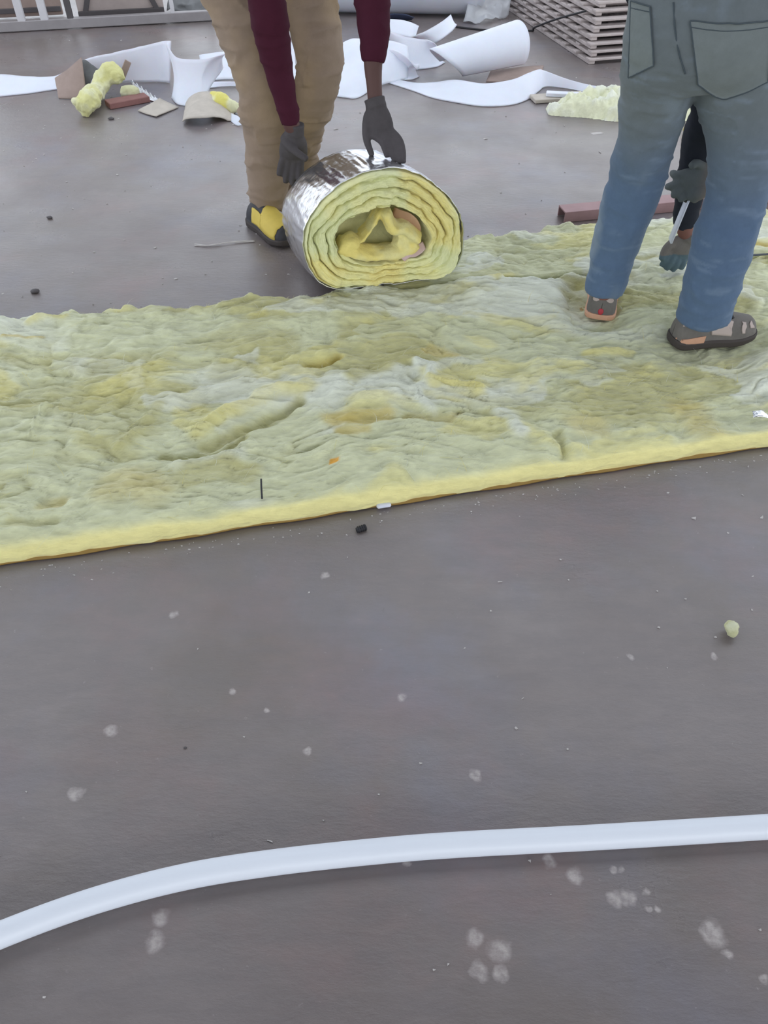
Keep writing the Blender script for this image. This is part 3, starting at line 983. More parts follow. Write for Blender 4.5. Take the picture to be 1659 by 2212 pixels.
def shoe(parent, heel, yaw, L, W, H, m_up, m_sole, patches, sole_h=0.028, lace=None, label=None, heel_bits=False):
    cy, sy = math.cos(yaw), math.sin(yaw)
    heel = np.asarray(heel, float)
    def P(s, ph, off=0.0, k=1.0):
        w = np.interp(s, SHOE_S, SHOE_W) * W
        h = np.interp(s, SHOE_S, SHOE_H) * H
        y = (w + off) * np.cos(ph) * (0.86 + 0.14 * np.abs(np.cos(ph)))
        z = sole_h * 0.7 + (h + off) * np.sin(ph) ** 0.75
        x = s * L
        return np.stack([heel[0] + x * cy - y * sy, heel[1] + x * sy + y * cy, heel[2] + z], -1)
    ns, npn = 60, 22
    S, PH = np.meshgrid(0.5 - 0.5 * np.cos(np.linspace(0, math.pi, ns)), np.linspace(0, math.pi, npn), indexing='ij')
    V = P(S, PH).reshape(-1, 3)
    F = grid_faces(ns, npn, flip=True)
    F.append(tuple(range(npn)))
    F.append(tuple((ns - 1) * npn + j for j in range(npn))[::-1])
    F.append(tuple(i * npn for i in range(ns))[::-1] + tuple(i * npn + npn - 1 for i in range(ns)))
    up = obj('shoe', V, F, m_up, parent)
    if label:
        up['label'] = label
    # sole
    so, sv = [], []
    ss_ = 0.5 - 0.5 * np.cos(np.linspace(0, math.pi, 30))
    out = [(s, 1) for s in ss_] + [(s, -1) for s in ss_[::-1]]
    levels = [(0.0, 1.0), (0.006, 1.08), (sole_h * 0.75, 1.10), (sole_h, 1.02)]
    for z, k in levels:
        for s, sg in out:
            w = np.interp(s, SHOE_S, SHOE_W) * W * k
            spring = 0.014 * max(0, s - 0.75) / 0.25 + 0.008 * max(0, 0.08 - s) / 0.08
            x, y = (s - 0.5) * L * (1 + 0.03 * k) + 0.5 * L, sg * w
            sv.append((heel[0] + x * cy - y * sy, heel[1] + x * sy + y * cy, heel[2] + z + spring * (1 - z / sole_h * 0.5)))
    m = len(out)
    for l in range(3):
        for k in range(m):
            k2 = (k + 1) % m
            so.append((l * m + k, l * m + k2, (l + 1) * m + k2, (l + 1) * m + k))
    so.append(tuple(range(m))[::-1])
    so.append(tuple(3 * m + k for k in range(m)))
    obj('sole', sv, so, m_sole, up, smooth=False)
    for nm, s0, s1, p0, p1, mt in patches:
        a, b = 10, 10
        S, PH = np.meshgrid(np.linspace(s0, s1, a), np.linspace(p0, p1, b), indexing='ij')
        wig = 0.02 * noise(xyz(S.ravel() * 30, PH.ravel() * 6), 3).reshape(S.shape)
        Sx = np.clip(S + wig, 0.004, 0.996)
        A, B = P(Sx, PH, 0.003).reshape(-1, 3), P(Sx, PH, -0.002).reshape(-1, 3)
        F2 = grid_faces(a, b, flip=True) + grid_faces(a, b, a * b)
        rim = [i * b for i in range(a)] + [(a - 1) * b + j for j in range(1, b)] + [i * b + b - 1 for i in range(a - 2, -1, -1)] + [j for j in range(b - 2, 0, -1)]
        for k in range(len(rim)):
            q, r = rim[k], rim[(k + 1) % len(rim)]
            F2.append((q, r, r + a * b, q + a * b))
        obj(nm, np.vstack([A, B]), F2, mt, up)
    if heel_bits:
        dr = np.array([cy, sy, 0])
        Rz = np.array([[cy, -sy, 0], [sy, cy, 0], [0, 0, 1.0]])
        for nm, fw, z, r, mt in (('pull_tab', 0.001, sole_h + 0.014, (0.005, 0.009, 0.012), M_RED), ('heel_patch', 0.016, sole_h + 0.050, (0.012, 0.034, 0.017), M_SHOE_PAL)):
            V1, F1 = ellipsoid(heel + dr * fw + np.array([0, 0, z]), r, Rz)
            obj(nm, V1, F1, mt, up)
    if lace is not None:
        tz = P(np.array(0.45), np.array(math.pi / 2), 0.004)
        V1, F1, N1 = remesh([ellipsoid(tz, (0.030, 0.030, 0.022)), ellipsoid(tz + np.array([cy * 0.03, sy * 0.03, -0.006]), (0.024, 0.028, 0.016))], 0.004, 2)
        obj('tongue', V1 + N1 * (0.003 * fbm(V1 * 70, 3, 2))[:, None], F1, lace, up)
        for k in range(4):
            s = 0.40 + 0.075 * k
            ph = np.linspace(math.pi * 0.30, math.pi * 0.70, 7)
            pts = P(np.full(7, s) + 0.02 * np.sin(np.linspace(0, 6, 7)), ph, 0.006)
            v, f = tube(pts, [0.0045] * 7, seg=8, n=14)
            obj('lace', v, f, lace, up)
    return up

def px_tube(spec, seg=22, rdep=0.95, lat=None):
    """limb from (u, v, Y, width in px)"""
    c = [at(u, v, Y) for u, v, Y, w in spec]
    r = [(w / 2 / pxm(p), w / 2 / pxm(p) * rdep) for p, (u, v, Y, w) in zip(c, spec)]
    return c, r

def person_body(root, mat_skin, limbs, head_c, head_dir, parts_extra, hair=True):
    parts = [tube(p, r, seg=14) for p, r in limbs] + parts_extra
    head_c, hd = np.asarray(head_c, float), np.asarray(head_dir, float)
    hd = hd / np.linalg.norm(hd)                       # where the face looks
    sx = np.cross(hd, (0, 0, 1.0))
    sx /= np.linalg.norm(sx)
    upv = np.cross(sx, hd)
    Rm = np.stack([sx, hd, upv], 1)
    def loc(x, y, z):
        return head_c + Rm @ np.array([x, y, z])
    parts += [ellipsoid(loc(0, -0.01, 0.02), (0.074, 0.092, 0.095), Rm), ellipsoid(loc(0, 0.025, -0.05), (0.055, 0.062, 0.065), Rm),
              ellipsoid(loc(0, 0.094, -0.022), (0.013, 0.020, 0.026), Rm), ellipsoid(loc(0, 0.083, -0.062), (0.024, 0.010, 0.009), Rm),
              ellipsoid(loc(0.076, -0.005, -0.005), (0.009, 0.02, 0.03), Rm), ellipsoid(loc(-0.076, -0.005, -0.005), (0.009, 0.02, 0.03), Rm)]
    V, F, Nn = remesh(parts, 0.0075, 3)
    body = obj('body', V, F, mat_skin, root)
    for s in (-1, 1):
        v, f = ellipsoid(loc(0.031 * s, 0.077, 0.005), (0.013, 0.009, 0.008), Rm, 12, 8)
        obj('eye', v, f, M_EYE, body)
    v, f = ellipsoid(loc(0, -0.022, 0.034), (0.082, 0.094, 0.094), Rm, 24, 16)
    obj('hair', v, f, M_HAIR, root)
    return body

# ---- worker in blue jeans, seen from behind, bending down to the blanket
jw = empty('person', (0.85, 2.25, 0.03), 'worker in faded blue jeans bending over, back turned, standing on the blanket', 'person')
L_SPEC = [(1305, 634, 2.305, 84), (1318, 575, 2.32, 90), (1337, 510, 2.335, 103), (1372, 400, 2.33, 120), (1398, 300, 2.30, 128), (1418, 200, 2.27, 152), (1432, 110, 2.23, 172)]
R_SPEC = [(1519, 690, 2.145, 110), (1530, 640, 2.15, 116), (1546, 580, 2.16, 124), (1572, 490, 2.19, 130), (1597, 400, 2.22, 132), (1607, 300, 2.23, 152), (1602, 200, 2.24, 182), (1592, 110, 2.23, 190)]
lc, lr = px_tube(L_SPEC)
rc, rr_ = px_tube(R_SPEC)
pel_c = [(0.825, 2.25, 0.78), (0.82, 2.235, 0.86), (0.82, 2.26, 0.96), (0.815, 2.34, 1.04), (0.81, 2.42, 1.08)]
pel_r = [(0.17, 0.10), (0.205, 0.135), (0.205, 0.14), (0.185, 0.125), (0.17, 0.11)]
JV, JF = cloth_mesh([tube(lc, lr, 24, lat=(1, 0, 0)), tube(rc, rr_, 24, lat=(1, 0, 0)), tube(pel_c, pel_r, 28, lat=(1, 0, 0))], 0.0085, 61, amp=0.0055, smooth=6)
zz = JV[:, 2]
k_up = sstep(0.40, 0.78, zz + 0.06 * noise(JV * 6, 2))
fade = sstep(0.05, 0.5, fbm(JV * np.array([9, 9, 3.5]), 5, 3)) * 0.6
whisk = sstep(0.15, 0.6, fbm(JV * np.array([14, 14, 70]) + 0.5 * fbm(JV * 6, 3, 2)[:, None], 12, 3)) * 0.22
cj = lin(86, 106, 132)[None] * (1 - k_up)[:, None] + lin(108, 116, 119)[None] * k_up[:, None]
cj = cj * (1 - fade)[:, None] + lin(134, 148, 160) * fade[:, None]
cj = cj * (1 - whisk)[:, None] + lin(146, 164, 184) * whisk[:, None]
jeans = obj('jeans', JV, JF, M_DENIM, jw, True, cj)
bvh = BVHTree.FromPolygons([tuple(v) for v in JV], JF)

def surf(u, v, off):
    d = Vector(ray(u, v)).normalized()
    loc, nor, _, _ = bvh.ray_cast(Vector(C0), d)
    if loc is None:
        return None
    if nor.dot(d) > 0:
        nor = -nor
    return np.array(loc) + np.array(nor) * off, np.array(nor)

def pocket(name, top, bottom, cmat):
    """patch sewn on the jeans between a top and a bottom edge"""
    nu, nv = 22, 22
    T, B = catmull(top, nu) if len(top) > 2 else catmull(top, nu), None
    bb = np.array(bottom, float)
    seg = np.linspace(0, len(bb) - 1, nu)
    Bq = np.stack([np.interp(seg, range(len(bb)), bb[:, k]) for k in (0, 1)], 1)
    ok = True
    A1, A2 = np.zeros((nu, nv, 3)), np.zeros((nu, nv, 3))
    for i in range(nu):
        for j in range(nv):
            t = j / (nv - 1)
            q = T[i] * (1 - t) + Bq[i] * t
            h = surf(q[0], q[1], 0.0045)
            if h is None:
                h = (A1[i - 1, j] if i else A1[i, j - 1], np.array([0, -1, 0.0]))
            A1[i, j] = h[0]
            A2[i, j] = h[0] - h[1] * 0.008
    V = np.vstack([A1.reshape(-1, 3), A2.reshape(-1, 3)])
    n0 = nu * nv
    F = grid_faces(nu, nv) + grid_faces(nu, nv, n0, flip=True)
    rim = [i * nv for i in range(nu)] + [(nu - 1) * nv + j for j in range(1, nv)] + [i * nv + nv - 1 for i in range(nu - 2, -1, -1)] + [j for j in range(nv - 2, 0, -1)]
    for k in range(len(rim)):
        a, b = rim[k], rim[(k + 1) % len(rim)]
        F.append((a, b, b + n0, a + n0))
    Fl = fbm(V * np.array([12, 12, 20]), 8, 3)
    c = lin(118, 126, 126) * (1 + 0.10 * Fl)[:, None]
    o = obj(name, V, F, cmat, jeans, True, c)
    o['label'] = 'patch pocket sewn on the back of the jeans'
    loop = [V[r] for r in rim] + [V[rim[0]]]
    v, f = tube(loop, [0.0017] * len(loop), seg=6, n=len(loop) * 2, cap=False)
    obj('seam', v, f, M_STITCH, o)
    # a second line of stitching just under the pocket mouth
    row = [A1[i, 2] for i in range(nu)]
    v, f = tube(row, [0.0012] * nu, seg=6, n=nu * 2)
    obj('seam', v, f, M_STITCH, o)
    return o
pocket('back_pocket', [(1491, 46), (1545, 51), (1605, 50), (1668, 44)], [(1508, 180), (1535, 200), (1565, 214), (1612, 198), (1656, 176)], M_DENIM)
pocket('back_pocket', [(1366, 2), (1385, 8), (1406, 14)], [(1360, 166), (1385, 156), (1413, 140)], M_DENIM)
for path in ([(1455, 5), (1458, 60), (1466, 110), (1480, 160)],):
    pts = [surf(u, v, 0.002)[0] for u, v in path]
    v, f = tube(pts, [0.002] * len(pts), seg=6, n=24)
    obj('seam', v, f, M_STITCH, jeans)

# shirt and sleeves
sh_c = [(0.81, 2.38, 1.07), (0.81, 2.55, 1.15), (0.81, 2.72, 1.19), (0.81, 2.84, 1.18)]
sh_r = [(0.185, 0.125), (0.19, 0.125), (0.205, 0.12), (0.10, 0.08)]
A_arm = [(0.63, 2.74, 1.16), (0.70, 2.64, 0.98), tuple(at(1530, 190, 2.44)), tuple(at(1512, 300, 2.50)), tuple(at(1492, 400, 2.55)), tuple(at(1479, 482, 2.585))]
A_r = [0.075, 0.066, 0.058, 0.055, 0.046, 0.043]
B_arm = [(0.99, 2.74, 1.16), (1.14, 2.66, 1.0), (1.23, 2.56, 0.80), (1.17, 2.50, 0.60), tuple(at(1560, 352, 2.50))]
B_r = [0.075, 0.065, 0.058, 0.050, 0.042]
SV, SF = cloth_mesh([tube(sh_c, sh_r, 26, lat=(1, 0, 0)), tube(A_arm, A_r, 18), tube(B_arm, B_r, 18)], 0.009, 71, amp=0.005)
obj('shirt', SV, SF, M_NAVY, jw)
# gloves
wA = at(1486, 518, 2.585)
kA = at(1462, 552, 2.575)
tA = [at(1428, 575, 2.56), at(1438, 583, 2.55), at(1452, 586, 2.55), at(1470, 582, 2.55)]
V, F, Nn = remesh(hand_parts(wA, kA, (1, 0, 0.2), tA, at(1428, 562, 2.55), (0, -0.6, 0.5), palm_r=(0.046, 0.022), fr=0.0125, cuff=0.02), 0.0042, 3)
c = np.where((V[:, 2] > 0.125)[:, None], lin(112, 108, 104)[None], lin(84, 102, 110)[None])
obj('glove', V, F, M_GLOVE2, jw, True, c)
wB = at(1538, 375, 2.49)
kB = at(1478, 395, 2.49)
tB = [at(1448, 365, 2.50), at(1443, 402, 2.49), at(1455, 425, 2.47), at(1488, 440, 2.47)]
tB = [at(1452, 372, 2.53), at(1440, 403, 2.52), at(1452, 424, 2.49), at(1474, 436, 2.47)]
hp = hand_parts(wB, kB, (0.15, 0.1, -1), tB, at(1492, 360, 2.45), (-0.5, -0.5, -0.2), palm_r=(0.048, 0.028), fr=0.0135, cuff=0.015)
hp.append(tube([at(1530, 400, 2.48), at(1505, 415, 2.475), at(1490, 432, 2.475)], [0.026, 0.030, 0.020]))
V, F, Nn = remesh(hp, 0.0045, 3)
k = sstep(0.98, 1.06, V[:, 0])[:, None]
c = lin(96, 102, 104) * (1 - k) + lin(112, 98, 90) * k
obj('glove', V, F, M_GLOVE2, jw, True, c)
limbs = [([(0.81, 2.36, 1.05), (0.81, 2.6, 1.15), (0.81, 2.8, 1.16), (0.81, 2.92, 1.13), (0.81, 2.99, 1.11)], [(0.14, 0.09), (0.15, 0.09), (0.15, 0.085), 0.055, 0.05]),
         (pel_c, [(a * 0.85, b * 0.85) for a, b in pel_r]),
         (A_arm + [tuple(wA), tuple((wA + kA) / 2)], [0.055, 0.05, 0.045, 0.042, 0.037, 0.030, 0.026, 0.018]),
         (B_arm + [tuple(wB), tuple((wB + kB) / 2)], [0.055, 0.05, 0.045, 0.04, 0.034, 0.028, 0.02]),
         ([tuple(lc[-1])] + [tuple(p) for p in lc[::-1][1:]] + [(lc[0][0] + 0.01, 2.335, 0.072), (0.765, 2.40, 0.058)], [0.085, 0.08, 0.07, 0.06, 0.05, 0.036, 0.032, 0.024, 0.014]),
         ([tuple(p) for p in rc[::-1]] + [(rc[0][0], 2.135, 0.075), (1.10, 2.145, 0.062)], [0.085, 0.08, 0.07, 0.06, 0.055, 0.05, 0.040, 0.032, 0.024, 0.014])]
person_body(jw, M_SKIN, limbs, (0.81, 3.05, 1.08), (0.05, 0.55, -0.85), [])
# shoes
shoe(jw, fl(1293, 694, 0.03) + np.array([0, 0.0, 0]), math.radians(74), 0.285, 0.049, 0.104, M_SHOE_GRY, M_SOLE,
     [('side_patch', 0.25, 0.5, 2.2, 2.8, M_SHOE_PAL)], lace=M_BLACK,
     label='grey camouflage sneaker seen from the heel', heel_bits=True, sole_h=0.022)
shoe(jw, fl(1446, 742, 0.03), math.radians(9), 0.278, 0.049, 0.106, M_SHOE_GRY, M_SOLE_D,
     [('side_patch', 0.38, 0.62, math.pi - 0.85, math.pi - 0.18, M_SHOE_PAL), ('toe_patch', 0.74, 0.79, math.pi - 0.9, math.pi - 0.3, M_SHOE_PAL), ('toe_patch', 0.86, 0.90, math.pi - 1.0, math.pi - 0.55, M_SHOE_PAL),
      ('heel_patch', 0.05, 0.16, math.pi - 1.25, math.pi - 0.75, M_SHOE_PAL), ('heel_cushion', 0.006, 0.30, math.pi - 0.16, math.pi - 0.01, M_SOLE)], lace=M_BLACK,
     label='grey camouflage sneaker turned sideways')

# blade tool in his hand
a, b = at(1486, 428, 2.505), at(1448, 521, 2.55)
v, f = bar(a, b, 0.008, 0.030, 0.002)
blade = empty('cutting_blade', b, 'pale blue-white blade pointing down from the bending worker\'s gloved fist', 'tool')
obj('blade', v, f, M_BLADE, blade)
dv = (a - b) / np.linalg.norm(a - b)
v, f = tube([a - dv * 0.01, a + dv * 0.05, a + dv * 0.085], [0.012, 0.013, 0.009], seg=12)
obj('handle', v, f, M_BLACK, blade)

# ---- worker in khaki trousers, holding the roll
kw = empty('person', (-0.4, 3.1, 0.0), 'worker in khaki trousers and maroon sleeves stooping behind the roll', 'person')
KL = [(578, 440, 3.06, 86), (580, 420, 3.06, 86), (577, 340, 3.06, 92), (571, 250, 3.06, 100), (561, 180, 3.04, 102), (540, 100, 3.07, 108), (512, 20, 3.12, 124), (496, -50, 3.16, 140)]
KR = [(640, 415, 3.28, 78), (640, 390, 3.27, 78), (646, 330, 3.20, 80), (660, 265, 3.13, 86), (680, 200, 3.06, 92), (690, 140, 3.04, 100), (682, 80, 3.08, 106), (668, 10, 3.13, 118), (660, -50, 3.17, 132)]
klc, klr = px_tube(KL)
krc, krr = px_tube(KR)
klc, klr = klc + [np.array([-0.475, 3.18, 0.96])], klr + [(0.10, 0.10)]
krc, krr = krc + [np.array([-0.27, 3.18, 0.96])], krr + [(0.10, 0.10)]
kp_c = [(-0.375, 3.17, 0.90), (-0.37, 3.19, 0.97), (-0.36, 3.15, 1.06), (-0.345, 3.08, 1.12)]
kp_r = [(0.17, 0.10), (0.185, 0.13), (0.175, 0.12), (0.165, 0.11)]
KV, KF = cloth_mesh([tube(klc, klr, 24, lat=(1, 0, 0)), tube(krc, krr, 24, lat=(1, 0, 0)), tube(kp_c, kp_r, 26, lat=(1, 0, 0))], 0.0085, 81, amp=0.011, smooth=6, axis_freq=(8, 8, 30))
kk = sstep(-0.1, 0.5, fbm(KV * np.array([6, 6, 5]), 9, 3))[:, None]
ck = lin(148, 130, 114) * (1 - kk) + lin(162, 141, 116) * kk
trousers = obj('trousers', KV, KF, M_BEIGE, kw, True, ck)
ks_c = [(-0.35, 3.12, 1.08), (-0.30, 3.02, 1.20), (-0.25, 2.92, 1.30), (-0.225, 2.85, 1.345), (-0.205, 2.79, 1.385)]
ks_r = [(0.175, 0.12), (0.18, 0.125), (0.20, 0.125), (0.18, 0.115), (0.085, 0.08)]
KA = [(-0.43, 2.92, 1.29), (-0.41, 2.88, 1.08), tuple(at(576, 0, 2.85)), tuple(at(585, 60, 2.86)), tuple(at(600, 140, 2.88)), tuple(at(617, 215, 2.88)), tuple(at(629, 268, 2.88))]
KAr = [0.075, 0.066, 0.060, 0.059, 0.050, 0.040, 0.034]
KB = [(-0.03, 2.90, 1.29), (-0.05, 2.84, 1.06), tuple(at(803, 0, 2.80)), tuple(at(808, 60, 2.775)), tuple(at(806, 136, 2.74))]
KBr = [0.075, 0.062, 0.056, 0.051, 0.038]
SV, SF = cloth_mesh([tube(ks_c, ks_r, 26, lat=(1, 0, 0)), tube(KA, KAr, 18), tube(KB, KBr, 18)], 0.008, 91, amp=0.004)
obj('sweater', SV, SF, M_MAROON, kw)
wL, kL = at(636, 285, 2.885), at(633, 340, 2.89)
tL = [at(602, 380, 2.86), at(616, 396, 2.85), at(632, 402, 2.84), at(648, 398, 2.83)]
V, F, Nn = remesh(hand_parts(wL, kL, (1, 0.1, 0), tL, at(664, 345, 2.82), (0, 0.3, 0.3), palm_r=(0.052, 0.026), fr=0.0135, cuff=0.03), 0.0045, 3)
obj('glove', V, F, M_GLOVE, kw)
wR, kR = at(812, 228, 2.695), at(824, 285, 2.665)
tR = [at(836, 340, 2.60), at(852, 350, 2.585), at(864, 353, 2.575), at(872, 352, 2.57)]
V, F, Nn = remesh(hand_parts(wR, kR, (1, 0, 0.1), tR, at(804, 337, 2.635), (0.35, 0.2, 0.25), palm_r=(0.044, 0.021), fr=0.0115, cuff=0.022), 0.0042, 3)
obj('glove', V, F, M_GLOVE, kw)
limbs = [([(-0.35, 3.1, 1.08), (-0.29, 3.0, 1.2), (-0.235, 2.89, 1.315), (-0.20, 2.78, 1.39), (-0.19, 2.70, 1.42)], [(0.13, 0.08), (0.13, 0.08), (0.12, 0.07), 0.055, 0.05]),
         (kp_c, [(a * 0.85, b * 0.85) for a, b in kp_r]),
         (KA + [tuple(wL), tuple((wL + kL) / 2)], [0.055, 0.05, 0.045, 0.042, 0.037, 0.032, 0.030, 0.027, 0.02]),
         (KB + [tuple(at(808, 180, 2.715)), tuple(wR), tuple((wR + kR) / 2)], [0.055, 0.05, 0.045, 0.038, 0.031, 0.026, 0.024, 0.018]),
         ([tuple(p) for p in klc[::-1]] + [(klc[0][0], 3.05, 0.06), (-0.42, 2.93, 0.05)], [0.085, 0.085, 0.08, 0.07, 0.06, 0.05, 0.045, 0.042, 0.04, 0.036, 0.03]),
         ([tuple(p) for p in krc[::-1]] + [(krc[0][0], 3.27, 0.06), (-0.34, 3.15, 0.05)], [0.085, 0.085, 0.08, 0.07, 0.06, 0.055, 0.05, 0.045, 0.04, 0.038, 0.034, 0.03])]
person_body(kw, M_SKIN_D, limbs, (-0.185, 2.63, 1.44), (0.1, -0.75, -0.6), [])
shoe(kw, (-0.535, 3.10, 0.002), math.radians(-54), 0.29, 0.052, 0.100, M_SHOE_BLK, M_SOLE_D,
     [('vamp_panel', 0.46, 0.88, 0.9, 3.05, M_SHOE_YEL), ('side_flash', 0.26, 0.50, 2.45, 3.05, M_SHOE_YEL)], label='black shoe with a yellow panel over the toes')
shoe(kw, (-0.39, 3.36, 0.002), math.radians(-72), 0.29, 0.052, 0.095, M_SHOE_BLK, M_SOLE_D, [('vamp_panel', 0.46, 0.88, 0.1, 2.2, M_SHOE_YEL)])

# ------------------------------------------------------------------ loose foam sheets at the back
FG = 'white foam sheets heaped behind the workers'
def foam(pairs, label, thick=0.006, name='foam_sheet', **kw_):
    o = sheet(name, pairs, thick, M_FOAM, None, zmin=0.001, **kw_)
    return tag(o, label, 'foam sheet', FG)
def fz_(u, v, z=0.002):
    return fl(u, v, z)

foam([(at(-90, 160, 4.98), fz_(-90, 214)), (at(0, 160, 4.98), fz_(0, 209)), (at(60, 166, 4.95), fz_(60, 203)), (at(120, 163, 4.92), fz_(120, 194)), (at(185, 128, 4.92), fz_(175, 186)),
      (at(250, 112, 4.95), fz_(250, 180)), (at(310, 100, 4.98), fz_(310, 178)), (at(352, 90, 5.0), fz_(352, 178)), (at(368, 88, 4.95), fz_(366, 180))],
     'long white foam strip running from the left edge and rising to a peak', nu=70, nv=12, wob=0.008)
foam([(at(356, 92, 4.78), fz_(370, 212)), (at(378, 122, 4.72), fz_(383, 226)), (at(412, 128, 4.70), fz_(410, 229)), (at(445, 127, 4.72), fz_(437, 216, 0.02)), (at(470, 122, 4.76), at(460, 180, 4.76)), (at(494, 116, 4.80), at(482, 146, 4.80))],
     'white foam flap with a rounded hanging lower edge beside the khaki leg', nu=40, nv=14, bulge=0.03)
foam([(at(430, 118, 5.25), fz_(440, 176)), (at(490, 110, 5.30), fz_(500, 172)), (at(560, 98, 5.3), fz_(560, 176)), (at(615, 84, 5.3), fz_(610, 200)), (at(636, 98, 5.3), fz_(642, 204))],
     'white foam sheet showing between and behind the khaki trouser legs', nu=44, nv=12, wob=0.012)
foam([(at(440, 178, 4.88), fz_(440, 192)), (at(485, 176, 4.88), fz_(480, 188)), (at(530, 176, 4.88), fz_(530, 187))], 'thin white foam band on the floor just behind the khaki leg', nu=20, nv=6, wob=0.004)
foam([(at(735, 98, 5.2), fz_(712, 206)), (at(775, 84, 5.25), fz_(766, 213)), (at(830, 92, 5.15), fz_(815, 188)), (at(880, 100, 5.2), fz_(880, 170))],
     'broad white foam sheet lying behind the maroon sleeve with a pointed front corner', nu=36, nv=18, wob=0.03, freq=5, seed=4, bulge=-0.02)
foam([(at(832, 108, 5.1), fz_(826, 172)), (at(856, 112, 5.05), fz_(850, 173)), (at(880, 128, 5.0), fz_(886, 172)), (at(900, 150, 5.0), fz_(906, 166))],
     'white foam fold with a rounded end to the right of the maroon sleeve', nu=24, nv=14, bulge=0.05, wob=0.01)
foam([(at(836, 66, 5.35), fz_(850, 140)), (at(870, 76, 5.35), fz_(890, 150)), (at(915, 84, 5.35), fz_(940, 146)), (at(935, 92, 5.3), fz_(962, 136))],
     'tilted white foam panel leaning on the middle of the heap', nu=28, nv=14, bulge=0.02, wob=0.012, seed=8)
foam([(at(838, 41, 5.75), at(836, 70, 5.65)), (at(868, 43, 5.72), at(866, 76, 5.6)), (at(890, 49, 5.7), at(886, 80, 5.58)), (at(905, 56, 5.72), at(898, 78, 5.62))],
     'short upright white foam curl at the back of the heap beside the sleeve', nu=20, nv=8)
foam([(at(893, 80, 5.62), fz_(925, 104)), (at(925, 64, 5.64), at(952, 86, 5.55)), (at(955, 46, 5.66), at(975, 66, 5.52)), (at(974, 31, 5.72), at(986, 52, 5.58))],
     'white foam strip sticking up diagonally from the back of the heap', nu=24, nv=8, bulge=0.015)
# rolled-over curl: part of a cylinder
def curl():
    a0, a1 = fl(962, 172), fl(1112, 146)
    ax = (a1 - a0)
    L = np.linalg.norm(ax)
    ax /= L
    sd = np.cross((0, 0, 1.0), ax)
    pairs = []
    N = 16
    for k in range(N):
        ang = math.radians(-45 + 235 * k / (N - 1))
        r0, r1 = 0.085, 0.125
        o0 = -sd * math.cos(ang) * r0 * 1.2 + np.array([0, 0, 1]) * (r0 + math.sin(ang) * r0)
        o1 = -sd * math.cos(ang) * r1 + np.array([0, 0, 1]) * (r1 + math.sin(ang) * r1)
        pairs.append((a0 + o0 - ax * 0.10 * math.sin(ang), a1 + o1))
    return pairs
foam(curl(), 'large white foam sheet curled over into an open tube', nu=48, nv=16)
foam([(at(835, 166, 5.0), fz_(840, 180)), (at(895, 178, 4.92), fz_(890, 196)), (at(940, 177, 4.85), fz_(935, 212)), (at(985, 172, 4.80), fz_(985, 222)), (at(1045, 180, 4.72), fz_(1040, 230)), (at(1105, 172, 4.72), fz_(1100, 228)),
      (at(1140, 158, 4.80), fz_(1140, 216)), (at(1163, 150, 4.86), fz_(1164, 198)), (at(1178, 153, 4.90), fz_(1180, 188)), (at(1230, 172, 4.84), fz_(1225, 192)), (at(1290, 186, 4.76), fz_(1285, 204)), (at(1350, 188, 4.68), fz_(1350, 213))],
     'wavy white foam ribbon snaking along the front of the heap to the right', nu=90, nv=12)
# foam roll at the very back
fr_ = empty('foam_roll', (0.1, 6.62, 0), 'thick lying roll of white foam cut off by the top edge', 'foam roll')
x0, x1, yc, rr0 = -0.55, 0.64, 6.62, 0.24
pts = [(x0, yc + 0.02, rr0 + 0.002), (x0 + 0.03, yc + 0.02, rr0 + 0.002), (x1 - 0.09, yc - 0.06, rr0 + 0.002), (x1, yc - 0.062, rr0 + 0.002)]
v, f = tube(pts, [(rr0 * 0.97, rr0 * 0.97), (rr0, rr0), (rr0, rr0), (rr0 * 0.93, rr0 * 0.93)], seg=40, n=30, cap=False)
obj('outer_wrap', v, f, M_FOAM, fr_)
for sx, cx_, cy_ in ((1, x1, yc - 0.062), (-1, x0, yc + 0.02)):
    n = 160
    pts = []
    for k in range(n):
        a_ = k / n * 2 * math.pi * 7
        r_ = 0.05 + (rr0 * 0.92 - 0.05) * k / n
        pts.append((cx_ - sx * 0.004, cy_ + math.cos(a_) * r_, rr0 + math.sin(a_) * r_))
    v, f = tube(pts, [(0.010, 0.010)] * n, seg=6, n=n * 2)
    obj('wound_layers', v, f, M_FOAM, fr_)

# clear film
tag(sheet('plastic_film', [(at(992, 82, 5.7), fl(1000, 118, 0.004)), (at(1030, 80, 5.72), fl(1035, 112, 0.004)), (at(1078, 86, 5.7), fl(1080, 104, 0.004))], 0.002, M_PLASTIC, None, nu=24, nv=10, wob=0.02, freq=12, zmin=0.001),
    'crumpled clear film lying behind the curled foam tube', 'plastic film')
tag(sheet('plastic_film', [(at(1022, -40, 6.5), fl(1000, 48, 0.004)), (at(1055, -30, 6.6), fl(1050, 50, 0.004)), (at(1110, -30, 6.7), fl(1096, 40, 0.004))], 0.002, M_PLASTIC, None, nu=26, nv=16, wob=0.06, freq=8, seed=3, zmin=0.001),
    'heap of crumpled grey film beside the end of the foam roll', 'plastic film')
tag(sheet('plastic_sheet', [(at(838, 30, 6.2), fl(842, 44, 0.003)), (at(870, 32, 6.2), fl(868, 46, 0.003)), (at(895, 36, 6.2), fl(890, 44, 0.003))], 0.003, M_BLUE, None, nu=14, nv=6, wob=0.01, freq=14, zmin=0.001),
    'small dark blue sheet poking out under the foam roll', 'plastic sheet')

